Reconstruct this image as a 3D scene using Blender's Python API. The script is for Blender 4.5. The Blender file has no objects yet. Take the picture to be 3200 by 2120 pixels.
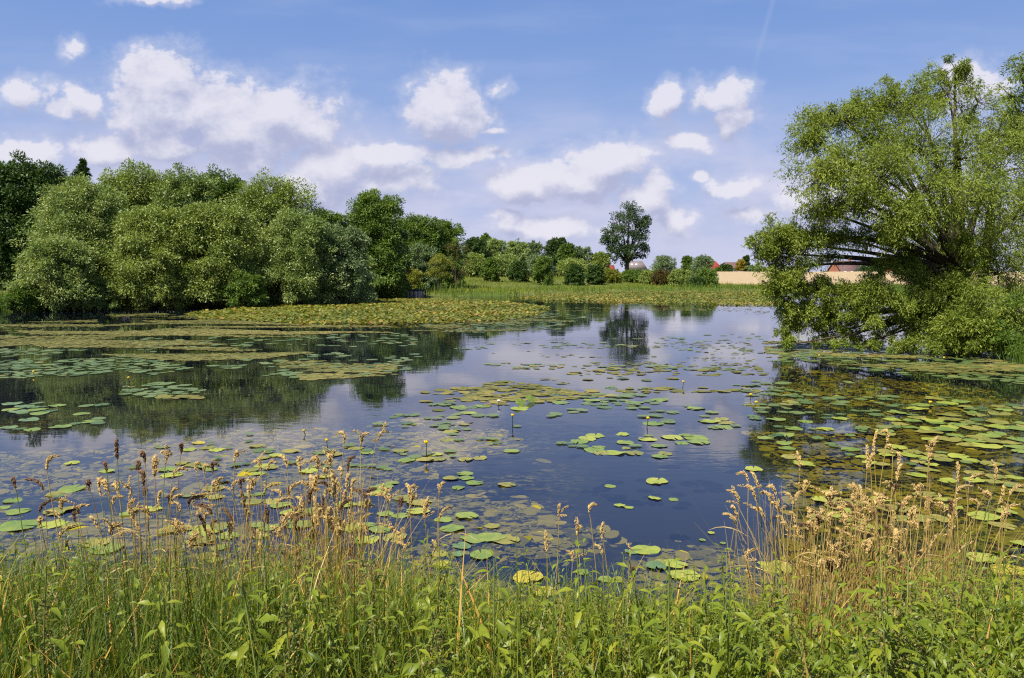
import bpy, math, random
import numpy as np
from mathutils import Vector

S = bpy.context.scene
COL = S.collection
R = math.radians
PI = math.pi

# ------------------------------------------------------------------ camera
CAM_H = 2.2
FPX = 2400.0
PITCH = math.atan(210 / FPX)
cam_d = bpy.data.cameras.new("camera")
cam_d.lens = 27.0
cam_d.sensor_width = 36.0
cam_d.clip_start = 0.05
cam_d.clip_end = 6000
cam = bpy.data.objects.new("camera", cam_d)
cam.location = (0, 0, CAM_H)
cam.rotation_euler = (PI / 2 - PITCH, 0, 0)
COL.objects.link(cam)
S.camera = cam

# ------------------------------------------------------------------ light
SUN_EL, SUN_AZ = R(55), R(220)        # azimuth clockwise from +Y
SUN_DIR = Vector((math.sin(SUN_AZ) * math.cos(SUN_EL), math.cos(SUN_AZ) * math.cos(SUN_EL), math.sin(SUN_EL)))
sun_d = bpy.data.lights.new("sun", 'SUN')
sun_d.energy = 5.0
sun_d.angle = R(0.5)
sun_d.color = (1.0, 0.95, 0.86)
sun = bpy.data.objects.new("sun", sun_d)
sun.rotation_euler = SUN_DIR.to_track_quat('Z', 'Y').to_euler()
sun.location = (-20, -20, 40)
COL.objects.link(sun)

S.view_settings.view_transform = 'Standard'
S.view_settings.look = 'None'
S.view_settings.gamma = 1
S.view_settings.exposure = 0.68
cy = S.cycles
cy.max_bounces = 7
cy.diffuse_bounces = 3
cy.glossy_bounces = 3
cy.transmission_bounces = 4
cy.transparent_max_bounces = 6
cy.caustics_reflective = False
cy.caustics_refractive = False
cy.sample_clamp_indirect = 4.0
cy.use_denoising = False
cy.filter_width = 1.2


class NT:
    """small node tree builder"""
    def __init__(s, tree):
        s.t = tree

    def n(s, typ, **kw):
        nd = s.t.nodes.new(typ)
        for k, v in kw.items():
            setattr(nd, k, v)
        return nd

    def l(s, a, b):
        s.t.links.new(a, b)

    def put(s, sock, v):
        if isinstance(v, bpy.types.NodeSocket):
            s.l(v, sock)
        elif v is not None:
            sock.default_value = v

    def m(s, op, a, b=None, c=None, clamp=False):
        nd = s.n('ShaderNodeMath', operation=op, use_clamp=clamp)
        for i, v in enumerate((a, b, c)):
            s.put(nd.inputs[i], v)
        return nd.outputs[0]

    def v(s, op, a, b=None, c=None):
        nd = s.n('ShaderNodeVectorMath', operation=op)
        for i, x in enumerate((a, b, c)):
            s.put(nd.inputs[i], x)
        return nd.outputs['Value'] if op in ('LENGTH', 'DOT_PRODUCT', 'DISTANCE') else nd.outputs['Vector']

    def noise(s, vec, scale, detail=3, rough=.5, out='Fac', dist=0.0):
        nd = s.n('ShaderNodeTexNoise')
        s.put(nd.inputs['Vector'], vec)
        nd.inputs['Scale'].default_value = scale
        nd.inputs['Detail'].default_value = detail
        nd.inputs['Roughness'].default_value = rough
        nd.inputs['Distortion'].default_value = dist
        return nd.outputs[out]

    def step(s, x, a, b, lo=0.0, hi=1.0):
        nd = s.n('ShaderNodeMapRange', interpolation_type='SMOOTHSTEP')
        s.put(nd.inputs[0], x)
        for i, q in enumerate((a, b, lo, hi)):
            nd.inputs[i + 1].default_value = q
        return nd.outputs[0]

    def mix(s, fac, a, b, blend='MIX'):
        nd = s.n('ShaderNodeMix', data_type='RGBA', blend_type=blend)
        s.put(nd.inputs[0], fac)
        for sock, q in ((nd.inputs[6], a), (nd.inputs[7], b)):
            s.put(sock, q if isinstance(q, bpy.types.NodeSocket) else (*q, 1))
        return nd.outputs[2]

    def ramp(s, fac, stops):
        nd = s.n('ShaderNodeValToRGB')
        s.put(nd.inputs[0], fac)
        e = nd.color_ramp.elements
        while len(e) < len(stops):
            e.new(.5)
        for el, (p, c) in zip(e, stops):
            el.position = p
            el.color = (*c, 1)
        return nd.outputs[0]


# ------------------------------------------------------------------ sky
def px_dir(u, v):
    a, b = (u - 1600) / FPX, (1060 - v) / FPX
    cp, sp = math.cos(PITCH), math.sin(PITCH)
    return a, cp + b * sp, -sp + b * cp


def px_st(u, v):
    x, y, z = px_dir(u, v)
    return x / y, z / y


CLOUDS = [  # where each puff of cloud stands (u, v), its half size and how thin it is
    (505, 255, 110, 75, -.05), (500, 340, 110, 110, -.1), (640, 340, 150, 85, 0), (730, 395, 200, 100, -.08), (880, 345, 140, 75, -.02),
    (960, 395, 90, 55, .1), (545, 450, 130, 50, .05), (800, 490, 45, 60, .05), (400, 360, 70, 50, .2),
    (80, 290, 75, 38, .12), (230, 330, 75, 42, .12), (240, 145, 55, 42, .3), (60, 480, 150, 45, .1), (320, 470, 100, 40, .05),
    (470, 5, 110, 18, .3), (1385, 335, 82, 76, -.1), (1420, 370, 78, 46, -.05),
    (1190, 475, 125, 28, 0), (1040, 530, 120, 75, .05), (940, 590, 150, 55, .1), (1440, 490, 140, 28, .2), (1200, 560, 210, 70, .25),
    (1630, 578, 75, 40, -.1), (1790, 562, 120, 48, -.1), (1905, 498, 105, 42, -.08), (2030, 615, 60, 55, 0),
    (1590, 690, 45, 32, .1), (1720, 720, 150, 32, .12), (2080, 318, 52, 48, .05), (2265, 305, 75, 48, .05), (2285, 380, 60, 50, .15),
    (2150, 445, 75, 32, .24), (2300, 580, 75, 38, .2), (2195, 550, 26, 14, .25), (2330, 665, 95, 30, .24), (2110, 700, 75, 40, .24),
    (1560, 285, 60, 26, .42), (1530, 395, 45, 18, .36), (600, 730, 500, 70, .2), (3045, 270, 90, 60, .05), (2700, 640, 260, 70, .15),
]


def cloud_group():
    g = bpy.data.node_groups.new("cloud_field", 'ShaderNodeTree')
    g.interface.new_socket("P", in_out='INPUT', socket_type='NodeSocketVector')
    g.interface.new_socket("D", in_out='OUTPUT', socket_type='NodeSocketFloat')
    T = NT(g)
    gi, go = T.n('NodeGroupInput'), T.n('NodeGroupOutput')
    p = gi.outputs[0]
    warp = T.noise(p, 16, 3, .55, 'Color')
    q = T.v('MULTIPLY_ADD', T.v('SUBTRACT', warp, (.5, .5, .5)), (.06, .045, 0), p)
    cur = None
    for (u, v, ru, rv, thin) in CLOUDS:
        s_, t_ = px_st(u, v)
        iu, iv = FPX / ru / 1.5, FPX / rv / 1.55
        d = T.v('LENGTH', T.v('MULTIPLY_ADD', q, (iu, iv, 0), (-s_ * iu, -t_ * iv, 0)))
        if thin:
            d = T.m('ADD', d, thin)
        cur = d if cur is None else T.m('MINIMUM', cur, d)
    fb = T.noise(T.v('MULTIPLY', p, (1, 1.3, 1)), 22, 9, .64)
    d = T.m('MULTIPLY_ADD', T.m('SUBTRACT', fb, .5), 1.6, cur)
    T.l(d, go.inputs[0])
    return g


W = bpy.data.worlds.new("World")
S.world = W
W.use_nodes = True
W.node_tree.nodes.clear()
T = NT(W.node_tree)
sky = T.n('ShaderNodeTexSky', sky_type='NISHITA', sun_disc=False)
sky.sun_elevation = SUN_EL
sky.sun_rotation = SUN_AZ
sky.air_density = 1.0
sky.dust_density = 0.6
sky.ozone_density = 1.5
skyc = T.v('SCALE', sky.outputs[0])
skyc.node.inputs['Scale'].default_value = 0.13
tc = T.n('ShaderNodeTexCoord')
xyz = T.n('ShaderNodeSeparateXYZ')
T.l(tc.outputs['Generated'], xyz.inputs[0])
ya = T.m('MAXIMUM', T.m('ABSOLUTE', xyz.outputs[1]), .04)
s_c = T.m('DIVIDE', xyz.outputs[0], ya)
t_c = T.m('DIVIDE', xyz.outputs[2], ya)
cmb = T.n('ShaderNodeCombineXYZ')
T.l(s_c, cmb.inputs[0])
T.l(t_c, cmb.inputs[1])
P_ = cmb.outputs[0]
# clear air: violet blue overhead to pale lavender over the horizon
elev = T.m('MULTIPLY', T.m('MAXIMUM', xyz.outputs[2], 0.0), 1.0)
air = T.ramp(elev, [(0.0, (.51, .54, .77)), (.0625, (.45, .51, .765)), (.184, (.285, .41, .735)), (.30, (.19, .325, .68)), (.37, (.155, .285, .645)), (.75, (.06, .13, .43))])
base = T.mix(.92, skyc, air)
# thin high veil
veil = T.noise(T.v('MULTIPLY', P_, (1.2, 6.5, 1)), 2.3, 4, .55)
veil_a = T.m('MULTIPLY', T.step(veil, .42, .75), .22)
base = T.mix(veil_a, base, (.55, .60, .80))
low = T.noise(T.v('MULTIPLY', P_, (1, 2.6, 1)), 5.5, 5, .55)
low_a = T.m('MULTIPLY', T.step(low, .34, .60), T.step(t_c, .25, .10, 0, .9))
base = T.mix(low_a, base, (.60, .615, .80))
# a faded contrail
ct = T.m('ABSOLUTE', T.m('SUBTRACT', T.m('SUBTRACT', s_c, .305), T.m('MULTIPLY', T.m('SUBTRACT', t_c, .25), .26)))
ct_a = T.m('MULTIPLY', T.step(ct, .006, .0), T.step(t_c, .23, .30, 0, .10))
base = T.mix(ct_a, base, (.65, .68, .84))
grp = cloud_group()
g1 = T.n('ShaderNodeGroup', node_tree=grp)
T.l(P_, g1.inputs[0])
g2 = T.n('ShaderNodeGroup', node_tree=grp)
T.l(T.v('ADD', P_, (-.005, .026, 0)), g2.inputs[0])
D1, D2 = g1.outputs[0], g2.outputs[0]
alpha = T.m('MAXIMUM', T.m('MULTIPLY', T.step(D1, 1.0, .64), .90), T.m('MULTIPLY', T.step(D1, 1.36, .72), .34))
lit = T.step(T.m('SUBTRACT', D2, D1), -.55, .62)
cl = T.mix(lit, (.43, .46, .65), (.80, .785, .87))
col = T.mix(alpha, base, cl)
# small grey cloud standing in front of the big one
s_, t_ = px_st(605, 428)
dk = T.v('LENGTH', T.v('MULTIPLY_ADD', P_, (FPX / 46, FPX / 34, 0), (-s_ * FPX / 46, -t_ * FPX / 34, 0)))
dk = T.m('ADD', dk, T.m('MULTIPLY', T.m('SUBTRACT', T.noise(P_, 34, 5, .65), .5), 1.9))
col = T.mix(T.step(dk, 1.1, .5, 0, .7), col, (.37, .42, .66))
bg = T.n('ShaderNodeBackground')
T.l(col, bg.inputs[0])
bg.inputs[1].default_value = .64
wo = T.n('ShaderNodeOutputWorld')
T.l(bg.outputs[0], wo.inputs[0])
W.cycles.sampling_method = 'NONE'


# ------------------------------------------------------------------ helpers
def ground_px(u, v, z=0.0):
    x, y, dz = px_dir(u, v)
    k = (z - CAM_H) / dz
    return x * k, y * k


def at_px(u, v, d):
    """world point on the ray through (u, v) at depth Y = d"""
    x, y, z = px_dir(u, v)
    return np.array((x * d / y, d, CAM_H + z * d / y))


def lattice(seed):
    return np.random.default_rng(seed).random((64, 64))


_LAT = {}


def vnoise(x, y, seed=1):
    if seed not in _LAT:
        _LAT[seed] = lattice(seed)
    L = _LAT[seed]
    xi, yi = np.floor(x).astype(int), np.floor(y).astype(int)
    fx, fy = x - xi, y - yi
    fx, fy = fx * fx * (3 - 2 * fx), fy * fy * (3 - 2 * fy)
    a, b = L[xi % 64, yi % 64], L[(xi + 1) % 64, yi % 64]
    c, d = L[xi % 64, (yi + 1) % 64], L[(xi + 1) % 64, (yi + 1) % 64]
    return (a * (1 - fx) + b * fx) * (1 - fy) + (c * (1 - fx) + d * fx) * fy


def fbm(x, y, seed=1, o=3):
    r, a, t = 0, .5, 0
    for k in range(o):
        r = r + a * vnoise(x * 2 ** k, y * 2 ** k, seed + k)
        t += a
        a *= .5
    return r / t


def ss(a, b, x):
    t = np.clip((x - a) / (b - a), 0, 1)
    return t * t * (3 - 2 * t)


def mesh(name, verts, faces, mat=None, tint=None, smooth=False):
    """verts (n,3); faces (m,k) all of one size, or a list of faces of any size; tint one value per face"""
    me = bpy.data.meshes.new(name)
    verts = np.asarray(verts, dtype=np.float32)
    if isinstance(faces, np.ndarray):
        nf, k = faces.shape
        loops = faces.astype(np.int32).ravel()
        tot = np.full(nf, k, dtype=np.int32)
    else:
        nf = len(faces)
        tot = np.array([len(f) for f in faces], dtype=np.int32)
        loops = np.array([i for f in faces for i in f], dtype=np.int32)
    start = np.concatenate(([0], np.cumsum(tot)[:-1])).astype(np.int32)
    me.vertices.add(len(verts))
    me.vertices.foreach_set("co", verts.ravel())
    me.loops.add(len(loops))
    me.loops.foreach_set("vertex_index", loops)
    me.polygons.add(nf)
    me.polygons.foreach_set("loop_start", start)
    me.polygons.foreach_set("loop_total", tot)
    if smooth:
        me.polygons.foreach_set("use_smooth", np.ones(nf, dtype=bool))
    if tint is not None:
        at = me.attributes.new("tint", 'FLOAT', 'FACE')
        at.data.foreach_set("value", np.asarray(tint, dtype=np.float32))
    me.update(calc_edges=True)
    if mat:
        me.materials.append(mat)
    return me


def link(name, me, parent=None, loc=None):
    o = bpy.data.objects.new(name, me)
    COL.objects.link(o)
    if parent:
        o.parent = parent
    if loc is not None:
        o.location = loc
    return o


def tag(o, label=None, cat=None, group=None, kind=None):
    if label:
        o["label"] = label
    if cat:
        o["category"] = cat
    if group:
        o["group"] = group
    if kind:
        o["kind"] = kind
    return o


def thing(name, label, cat, loc=(0, 0, 0), group=None, rz=0):
    o = bpy.data.objects.new(name, None)
    o.empty_display_size = .2
    o.location = loc
    o.rotation_euler = (0, 0, rz)
    COL.objects.link(o)
    return tag(o, label, cat, group)


def dup(root, loc, rot=(0, 0, 0), sc=1.0, label=None, group=None):
    r = root.copy()
    COL.objects.link(r)
    r.location = loc
    r.rotation_euler = rot
    r.scale = (sc, sc, sc) if not isinstance(sc, tuple) else sc
    if label:
        r["label"] = label
    if group:
        r["group"] = group
    for ch in root.children:
        c = ch.copy()
        COL.objects.link(c)
        c.parent = r
    return r


def unit(a):
    return a / np.maximum(np.linalg.norm(a, axis=-1, keepdims=True), 1e-9)


def tubes(paths, sides=5):
    """paths: list of (points (k,3), radii (k,)) -> one vertex and quad array"""
    V, F, off = [], [], 0
    ang = np.arange(sides) * 2 * PI / sides
    for pts, rad in paths:
        pts = np.asarray(pts, float)
        rad = np.asarray(rad, float)
        k = len(pts)
        tg = unit(np.gradient(pts, axis=0))
        ref = np.where(np.abs(tg[:, 2:3]) > .9, np.array([[1., 0, 0]]), np.array([[0, 0, 1.]]))
        a = unit(np.cross(tg, ref))
        b = np.cross(tg, a)
        ring = pts[:, None, :] + rad[:, None, None] * (a[:, None, :] * np.cos(ang)[None, :, None] + b[:, None, :] * np.sin(ang)[None, :, None])
        V.append(ring.reshape(-1, 3))
        i = np.arange(k - 1)[:, None] * sides
        j = np.arange(sides)[None, :]
        jn = (j + 1) % sides
        F.append(np.stack([i + j, i + jn, i + sides + jn, i + sides + j], -1).reshape(-1, 4) + off)
        off += k * sides
    return np.concatenate(V), np.concatenate(F)


def bez(a, b, c, n):
    t = np.linspace(0, 1, n)[:, None]
    return (1 - t) ** 2 * np.asarray(a) + 2 * t * (1 - t) * np.asarray(b) + t * t * np.asarray(c)


def box_vf(x0, y0, z0, x1, y1, z1, off=0):
    v = [(x0, y0, z0), (x1, y0, z0), (x1, y1, z0), (x0, y1, z0), (x0, y0, z1), (x1, y0, z1), (x1, y1, z1), (x0, y1, z1)]
    f = [(0, 3, 2, 1), (4, 5, 6, 7), (0, 1, 5, 4), (1, 2, 6, 5), (2, 3, 7, 6), (3, 0, 4, 7)]
    return v, [tuple(i + off for i in q) for q in f]


# ------------------------------------------------------------------ materials
def new_mat(name):
    m = bpy.data.materials.new(name)
    m.use_nodes = True
    m.node_tree.nodes.clear()
    T = NT(m.node_tree)
    out = T.n('ShaderNodeOutputMaterial')
    return m, T, out


def leaf_mat(name, stops, trans=.35, rough=.55, spec=.25, jitter=.12):
    m, T, out = new_mat(name)
    at = T.n('ShaderNodeAttribute', attribute_name='tint')
    oi = T.n('ShaderNodeObjectInfo')
    f = T.m('ADD', at.outputs['Fac'], T.m('MULTIPLY', T.m('SUBTRACT', oi.outputs['Random'], .5), jitter), clamp=True)
    col = T.ramp(f, stops)
    b = T.n('ShaderNodeBsdfPrincipled')
    T.l(col, b.inputs['Base Color'])
    b.inputs['Roughness'].default_value = rough
    b.inputs['Specular IOR Level'].default_value = spec
    if trans:
        tr = T.n('ShaderNodeBsdfTranslucent')
        T.l(T.mix(1.0, col, (1.25, 1.2, .6), 'MULTIPLY'), tr.inputs[0])
        mx = T.n('ShaderNodeMixShader')
        mx.inputs[0].default_value = trans
        T.l(b.outputs[0], mx.inputs[1])
        T.l(tr.outputs[0], mx.inputs[2])
        T.l(mx.outputs[0], out.inputs[0])
    else:
        T.l(b.outputs[0], out.inputs[0])
    return m


def rough_mat(name, c1, c2, scale=8, rough=.8, stretch=(1, 1, 1), spec=.2):
    m, T, out = new_mat(name)
    tc = T.n('ShaderNodeTexCoord')
    nz = T.noise(T.v('MULTIPLY', tc.outputs['Object'], stretch), scale, 5, .6)
    b = T.n('ShaderNodeBsdfPrincipled')
    T.l(T.mix(T.step(nz, .3, .7), c1, c2), b.inputs['Base Color'])
    b.inputs['Roughness'].default_value = rough
    b.inputs['Specular IOR Level'].default_value = spec
    bp = T.n('ShaderNodeBump')
    bp.inputs['Strength'].default_value = .3
    T.l(nz, bp.inputs['Height'])
    T.l(bp.outputs[0], b.inputs['Normal'])
    T.l(b.outputs[0], out.inputs[0])
    return m


M_BARK = rough_mat("bark", (.035, .026, .018), (.10, .08, .055), 14, .9, (1, 1, .25))
M_WILLOW = leaf_mat("willow_leaves", [(0, (0.087, 0.140, 0.017)), (.5, (0.190, 0.252, 0.030)), (1, (0.370, 0.412, 0.073))], .38, .5, .25)
M_BUSH = leaf_mat("grey_willow_leaves", [(0, (0.084, 0.146, 0.034)), (.5, (0.198, 0.275, 0.062)), (1, (0.423, 0.465, 0.157))], .3, .45, .4)
M_BUSH2 = leaf_mat("olive_willow_leaves", [(0, (0.094, 0.147, 0.027)), (.5, (0.211, 0.282, 0.051)), (1, (0.395, 0.442, 0.117))], .3, .45, .4)
M_DARK = leaf_mat("dark_leaves", [(0, (0.026, 0.054, 0.011)), (.5, (0.051, 0.099, 0.017)), (1, (0.104, 0.165, 0.026))], .2, .5, .3)
M_MID = leaf_mat("green_leaves", [(0, (0.055, 0.105, 0.015)), (.5, (0.114, 0.188, 0.026)), (1, (0.229, 0.309, 0.046))], .3, .5, .3)
M_BLUE = leaf_mat("blue_green_leaves", [(0, (0.067, 0.117, 0.047)), (.5, (0.138, 0.204, 0.075)), (1, (0.327, 0.381, 0.155))], .25, .5, .3)
M_YEL = leaf_mat("yellow_green_leaves", [(0, (0.127, 0.151, 0.018)), (.5, (0.224, 0.247, 0.026)), (1, (0.359, 0.344, 0.055))], .35, .5, .3)
M_GOLD = leaf_mat("golden_needles", [(0, (.16, .12, .012)), (.5, (.28, .21, .02)), (1, (.38, .30, .05))], .2)
M_RUST = leaf_mat("rusty_leaves", [(0, (.05, .06, .014)), (.5, (.11, .085, .022)), (1, (.18, .11, .035))], .3)
M_GRASS = leaf_mat("grass_blades", [(0, (0.056, 0.094, 0.011)), (.45, (0.147, 0.202, 0.020)), (.82, (0.297, 0.307, 0.030)), (.9, (0.568, 0.388, 0.055)), (1, (0.898, 0.452, 0.129))], .38, .42, .4, 0)
M_NETTLE = leaf_mat("nettle_leaves", [(0, (0.074, 0.118, 0.008)), (.5, (0.168, 0.221, 0.013)), (1, (0.328, 0.345, 0.023))], .36, .45, .4)
M_STEM = leaf_mat("green_stems", [(0, (0.102, 0.162, 0.028)), (1, (0.238, 0.252, 0.056))], 0)
M_TASSEL = leaf_mat("seed_tassels", [(0, (.13, .13, .03)), (1, (.27, .22, .07))], .2)
M_STRAW = leaf_mat("straw", [(0, (.25, .18, .035)), (.5, (.47, .32, .095)), (1, (.66, .49, .21))], .2, .5, .35)
M_HEAD = leaf_mat("buff_seed", [(0, (0.403, 0.269, 0.090)), (.5, (0.638, 0.459, 0.180)), (1, (0.851, 0.661, 0.304))], .3, .6, .2)
M_HEADB = leaf_mat("brown_seed", [(0, (0.090, 0.048, 0.024)), (.5, (0.180, 0.098, 0.050)), (1, (0.312, 0.196, 0.099))], .2, .6, .2)
M_MEADOW = leaf_mat("meadow_blades", [(0, (0.103, 0.149, 0.017)), (.4, (0.216, 0.257, 0.026)), (.8, (0.355, 0.352, 0.043)), (1, (0.600, 0.405, 0.121))], .35, .5, .3, 0)
M_REED = leaf_mat("reed_blades", [(0, (0.064, 0.127, 0.018)), (.5, (0.129, 0.215, 0.026)), (1, (0.216, 0.278, 0.040))], .35, .5, .3, 0)
M_CARPET = leaf_mat("carpet_leaves", [(0, (0.042, 0.081, 0.012)), (.35, (0.144, 0.178, 0.022)), (.7, (0.276, 0.253, 0.040)), (.9, (0.408, 0.287, 0.070)), (1, (0.432, 0.196, 0.060))], .3, .45, .4, 0)
M_WEED = leaf_mat("drowned_leaves", [(0, (0.081, 0.073, 0.005)), (.5, (0.287, 0.230, 0.011)), (1, (0.506, 0.370, 0.023))], 0, .7, .1, 0)
M_MAT = leaf_mat("floating_weed", [(0, (0.060, 0.070, 0.014)), (.5, (0.156, 0.152, 0.038)), (1, (0.267, 0.221, 0.063))], .1, .65, .2, 0)


def pad_mat(name, c1, c2, vein):
    m, T, out = new_mat(name)
    tc = T.n('ShaderNodeTexCoord')
    oi = T.n('ShaderNodeObjectInfo')
    xyz = T.n('ShaderNodeSeparateXYZ')
    T.l(tc.outputs['Object'], xyz.inputs[0])
    ang = T.m('ARCTAN2', xyz.outputs[0], xyz.outputs[1])
    r = T.v('LENGTH', tc.outputs['Object'])
    ribs = T.m('POWER', T.m('ABSOLUTE', T.m('COSINE', T.m('MULTIPLY', ang, 8.0))), 14.0)
    off = T.v('SCALE', tc.outputs['Object'])
    nz = T.noise(T.v('ADD', tc.outputs['Object'], T.v('MULTIPLY', oi.outputs['Location'], (3, 3, 3))), 9, 5, .65)
    blot = T.noise(T.v('ADD', tc.outputs['Object'], oi.outputs['Location']), 22, 3, .6)
    f = T.m('ADD', T.step(nz, .28, .72), T.m('MULTIPLY', T.m('SUBTRACT', oi.outputs['Random'], .5), .7), clamp=True)
    col = T.mix(f, c1, c2)
    col = T.mix(T.m('MULTIPLY', ribs, .25), col, vein)
    col = T.mix(T.step(blot, .66, .74, 0, .75), col, (.20, .13, .045))
    rim = T.m('MULTIPLY', T.step(r, .10, .16), T.step(nz, .5, .68, 0, .55))
    col = T.mix(rim, col, (.34, .27, .06))
    b = T.n('ShaderNodeBsdfPrincipled')
    T.l(col, b.inputs['Base Color'])
    b.inputs['Roughness'].default_value = .42
    b.inputs['Specular IOR Level'].default_value = .4
    bp = T.n('ShaderNodeBump')
    bp.inputs['Strength'].default_value = .25
    bp.inputs['Distance'].default_value = .01
    T.l(T.m('ADD', nz, ribs), bp.inputs['Height'])
    T.l(bp.outputs[0], b.inputs['Normal'])
    T.l(b.outputs[0], out.inputs[0])
    return m


M_PADS = {'green': pad_mat("green_pad", (.115, .18, .030), (.21, .255, .042), (.22, .29, .09)),
          'lime': pad_mat("lime_pad", (.21, .26, .028), (.33, .34, .045), (.30, .34, .09)),
          'olive': pad_mat("olive_pad", (.15, .16, .026), (.28, .24, .045), (.24, .24, .08)),
          'yellow': pad_mat("yellow_pad", (.34, .29, .030), (.50, .38, .030), (.40, .36, .06)),
          'blue': pad_mat("bluish_pad", (.08, .145, .05), (.15, .215, .085), (.2, .27, .12))}

# ------------------------------------------------------------------ terrain
POND = np.array([(-9, 4.05), (-6.5, 3.9), (-4.2, 4.15), (-2, 3.95), (-.5, 4.2), (1.2, 4.0), (3, 4.2), (5, 3.95), (7.5, 4.2), (9.5, 6.5), (11.2, 10), (12.6, 14), (12.4, 18.5),
                 (13.4, 21.5), (16, 26), (22, 38), (31, 60), (38, 82), (39, 92), (30, 90.5), (20, 87), (11, 84), (4, 78), (0, 71), (-6, 68), (-9.5, 64),
                 (-12.4, 59), (-16.6, 49), (-22.5, 45.2), (-28, 43.4), (-45, 41), (-48, 12), (-30, 5)])


def pond_sd(x, y):
    """distance to the shore, positive on land"""
    x, y = np.asarray(x, float), np.asarray(y, float)
    d2 = np.full(x.shape, 1e18)
    ins = np.zeros(x.shape, bool)
    n = len(POND)
    for i in range(n):
        a, b = POND[i], POND[(i + 1) % n]
        ex, ey = b - a
        t = np.clip(((x - a[0]) * ex + (y - a[1]) * ey) / (ex * ex + ey * ey), 0, 1)
        d2 = np.minimum(d2, (x - a[0] - t * ex) ** 2 + (y - a[1] - t * ey) ** 2)
        c = (a[1] > y) != (b[1] > y)
        with np.errstate(divide='ignore', invalid='ignore'):
            ins ^= c & (x < ex * (y - a[1]) / (ey if ey else 1e-9) + a[0])
    d = np.sqrt(d2)
    return np.where(ins, -d, d)


def height(x, y):
    x, y = np.asarray(x, float), np.asarray(y, float)
    sd = pond_sd(x, y)
    near = 1 - ss(8, 25, y)
    left = 1 - ss(12, 34, x)
    far = .30 * ss(0, 2, sd) + 1.25 * left * ss(3, 26, sd) * (1 - ss(150, 230, y))
    bank = .64 * ss(-.1, 2.1, sd)
    crest = 1.75 * ss(108, 235, y) * (1 - ss(246, 285, y)) * ss(-20, 30, x)
    bed = -.75 * ss(0, 1.3, -sd)
    bump = .10 * (fbm(x * .35, y * .35, 3) - .5) * ss(0, 2, sd)
    return np.where(sd > 0, near * bank + (1 - near) * np.maximum(far, crest), 0) + bed + bump


def zg(x, y):
    return float(height(np.array([x]), np.array([y]))[0])


def axis(parts):
    return np.unique(np.round(np.concatenate([np.arange(a, b, s) for a, b, s in parts]), 4))


gx = axis([(-3000, -300, 300), (-300, -60, 20), (-60, -12, 1.5), (-12, 14, .3), (14, 60, 1.5), (60, 300, 20), (300, 3001, 300)])
gy = axis([(-60, -4, 8), (-4, 9, .25), (9, 30, .7), (30, 130, 1.5), (130, 320, 8), (320, 600, 40), (600, 3601, 300)])
GX, GY = np.meshgrid(gx, gy)
GZ = height(GX, GY)
nx, ny = len(gx), len(gy)
idx = np.arange(nx * ny).reshape(ny, nx)
F = np.stack([idx[:-1, :-1], idx[:-1, 1:], idx[1:, 1:], idx[1:, :-1]], -1).reshape(-1, 4)
m, T, out = new_mat("ground")
geo = T.n('ShaderNodeNewGeometry')
pos = geo.outputs['Position']
n1 = T.noise(pos, .12, 5, .6)
n2 = T.noise(pos, 2.2, 4, .6)
col = T.mix(T.step(n1, .35, .65), (.085, .12, .022), (.17, .165, .05))
col = T.mix(T.step(n2, .35, .7, 0, .6), col, (.06, .085, .02))
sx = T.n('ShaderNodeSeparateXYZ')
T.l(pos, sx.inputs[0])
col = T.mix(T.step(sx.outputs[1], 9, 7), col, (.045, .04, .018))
col = T.mix(T.step(sx.outputs[2], .03, -.08), col, (.018, .019, .018))
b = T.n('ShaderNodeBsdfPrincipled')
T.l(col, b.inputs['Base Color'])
b.inputs['Roughness'].default_value = .95
b.inputs['Specular IOR Level'].default_value = .1
T.l(b.outputs[0], out.inputs[0])
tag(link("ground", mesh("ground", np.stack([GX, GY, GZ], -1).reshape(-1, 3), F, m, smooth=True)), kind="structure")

# ------------------------------------------------------------------ water
m, T, out = new_mat("pond_water")
geo = T.n('ShaderNodeNewGeometry')
pos = geo.outputs['Position']
w1 = T.noise(T.v('MULTIPLY', pos, (1.0, 2.0, 1)), 2.6, 3, .55)
w2 = T.noise(T.v('MULTIPLY', pos, (.6, 1.5, 1)), .55, 2, .5)
patch = T.step(T.noise(T.v('MULTIPLY', pos, (.5, 1, 1)), .16, 2, .5), .42, .62)
hgt = T.m('ADD', T.m('MULTIPLY', w1, T.m('MULTIPLY_ADD', patch, .007, .002)), T.m('MULTIPLY', w2, .010))
bp = T.n('ShaderNodeBump')
bp.inputs['Strength'].default_value = .22
bp.inputs['Distance'].default_value = 1.0
T.l(hgt, bp.inputs['Height'])
fr = T.n('ShaderNodeFresnel')
fr.inputs['IOR'].default_value = 1.56
T.l(bp.outputs[0], fr.inputs['Normal'])
gl = T.n('ShaderNodeBsdfGlossy')
gl.inputs['Roughness'].default_value = .02
gl.inputs['Color'].default_value = (.97, .97, 1, 1)
T.l(bp.outputs[0], gl.inputs['Normal'])
tr = T.n('ShaderNodeBsdfTransparent')
tr.inputs[0].default_value = (.92, .94, .90, 1)
df = T.n('ShaderNodeBsdfDiffuse')
df.inputs[0].default_value = (.006, .009, .030, 1)
body = T.n('ShaderNodeMixShader')
body.inputs[0].default_value = .25
T.l(tr.outputs[0], body.inputs[1])
T.l(df.outputs[0], body.inputs[2])
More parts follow.
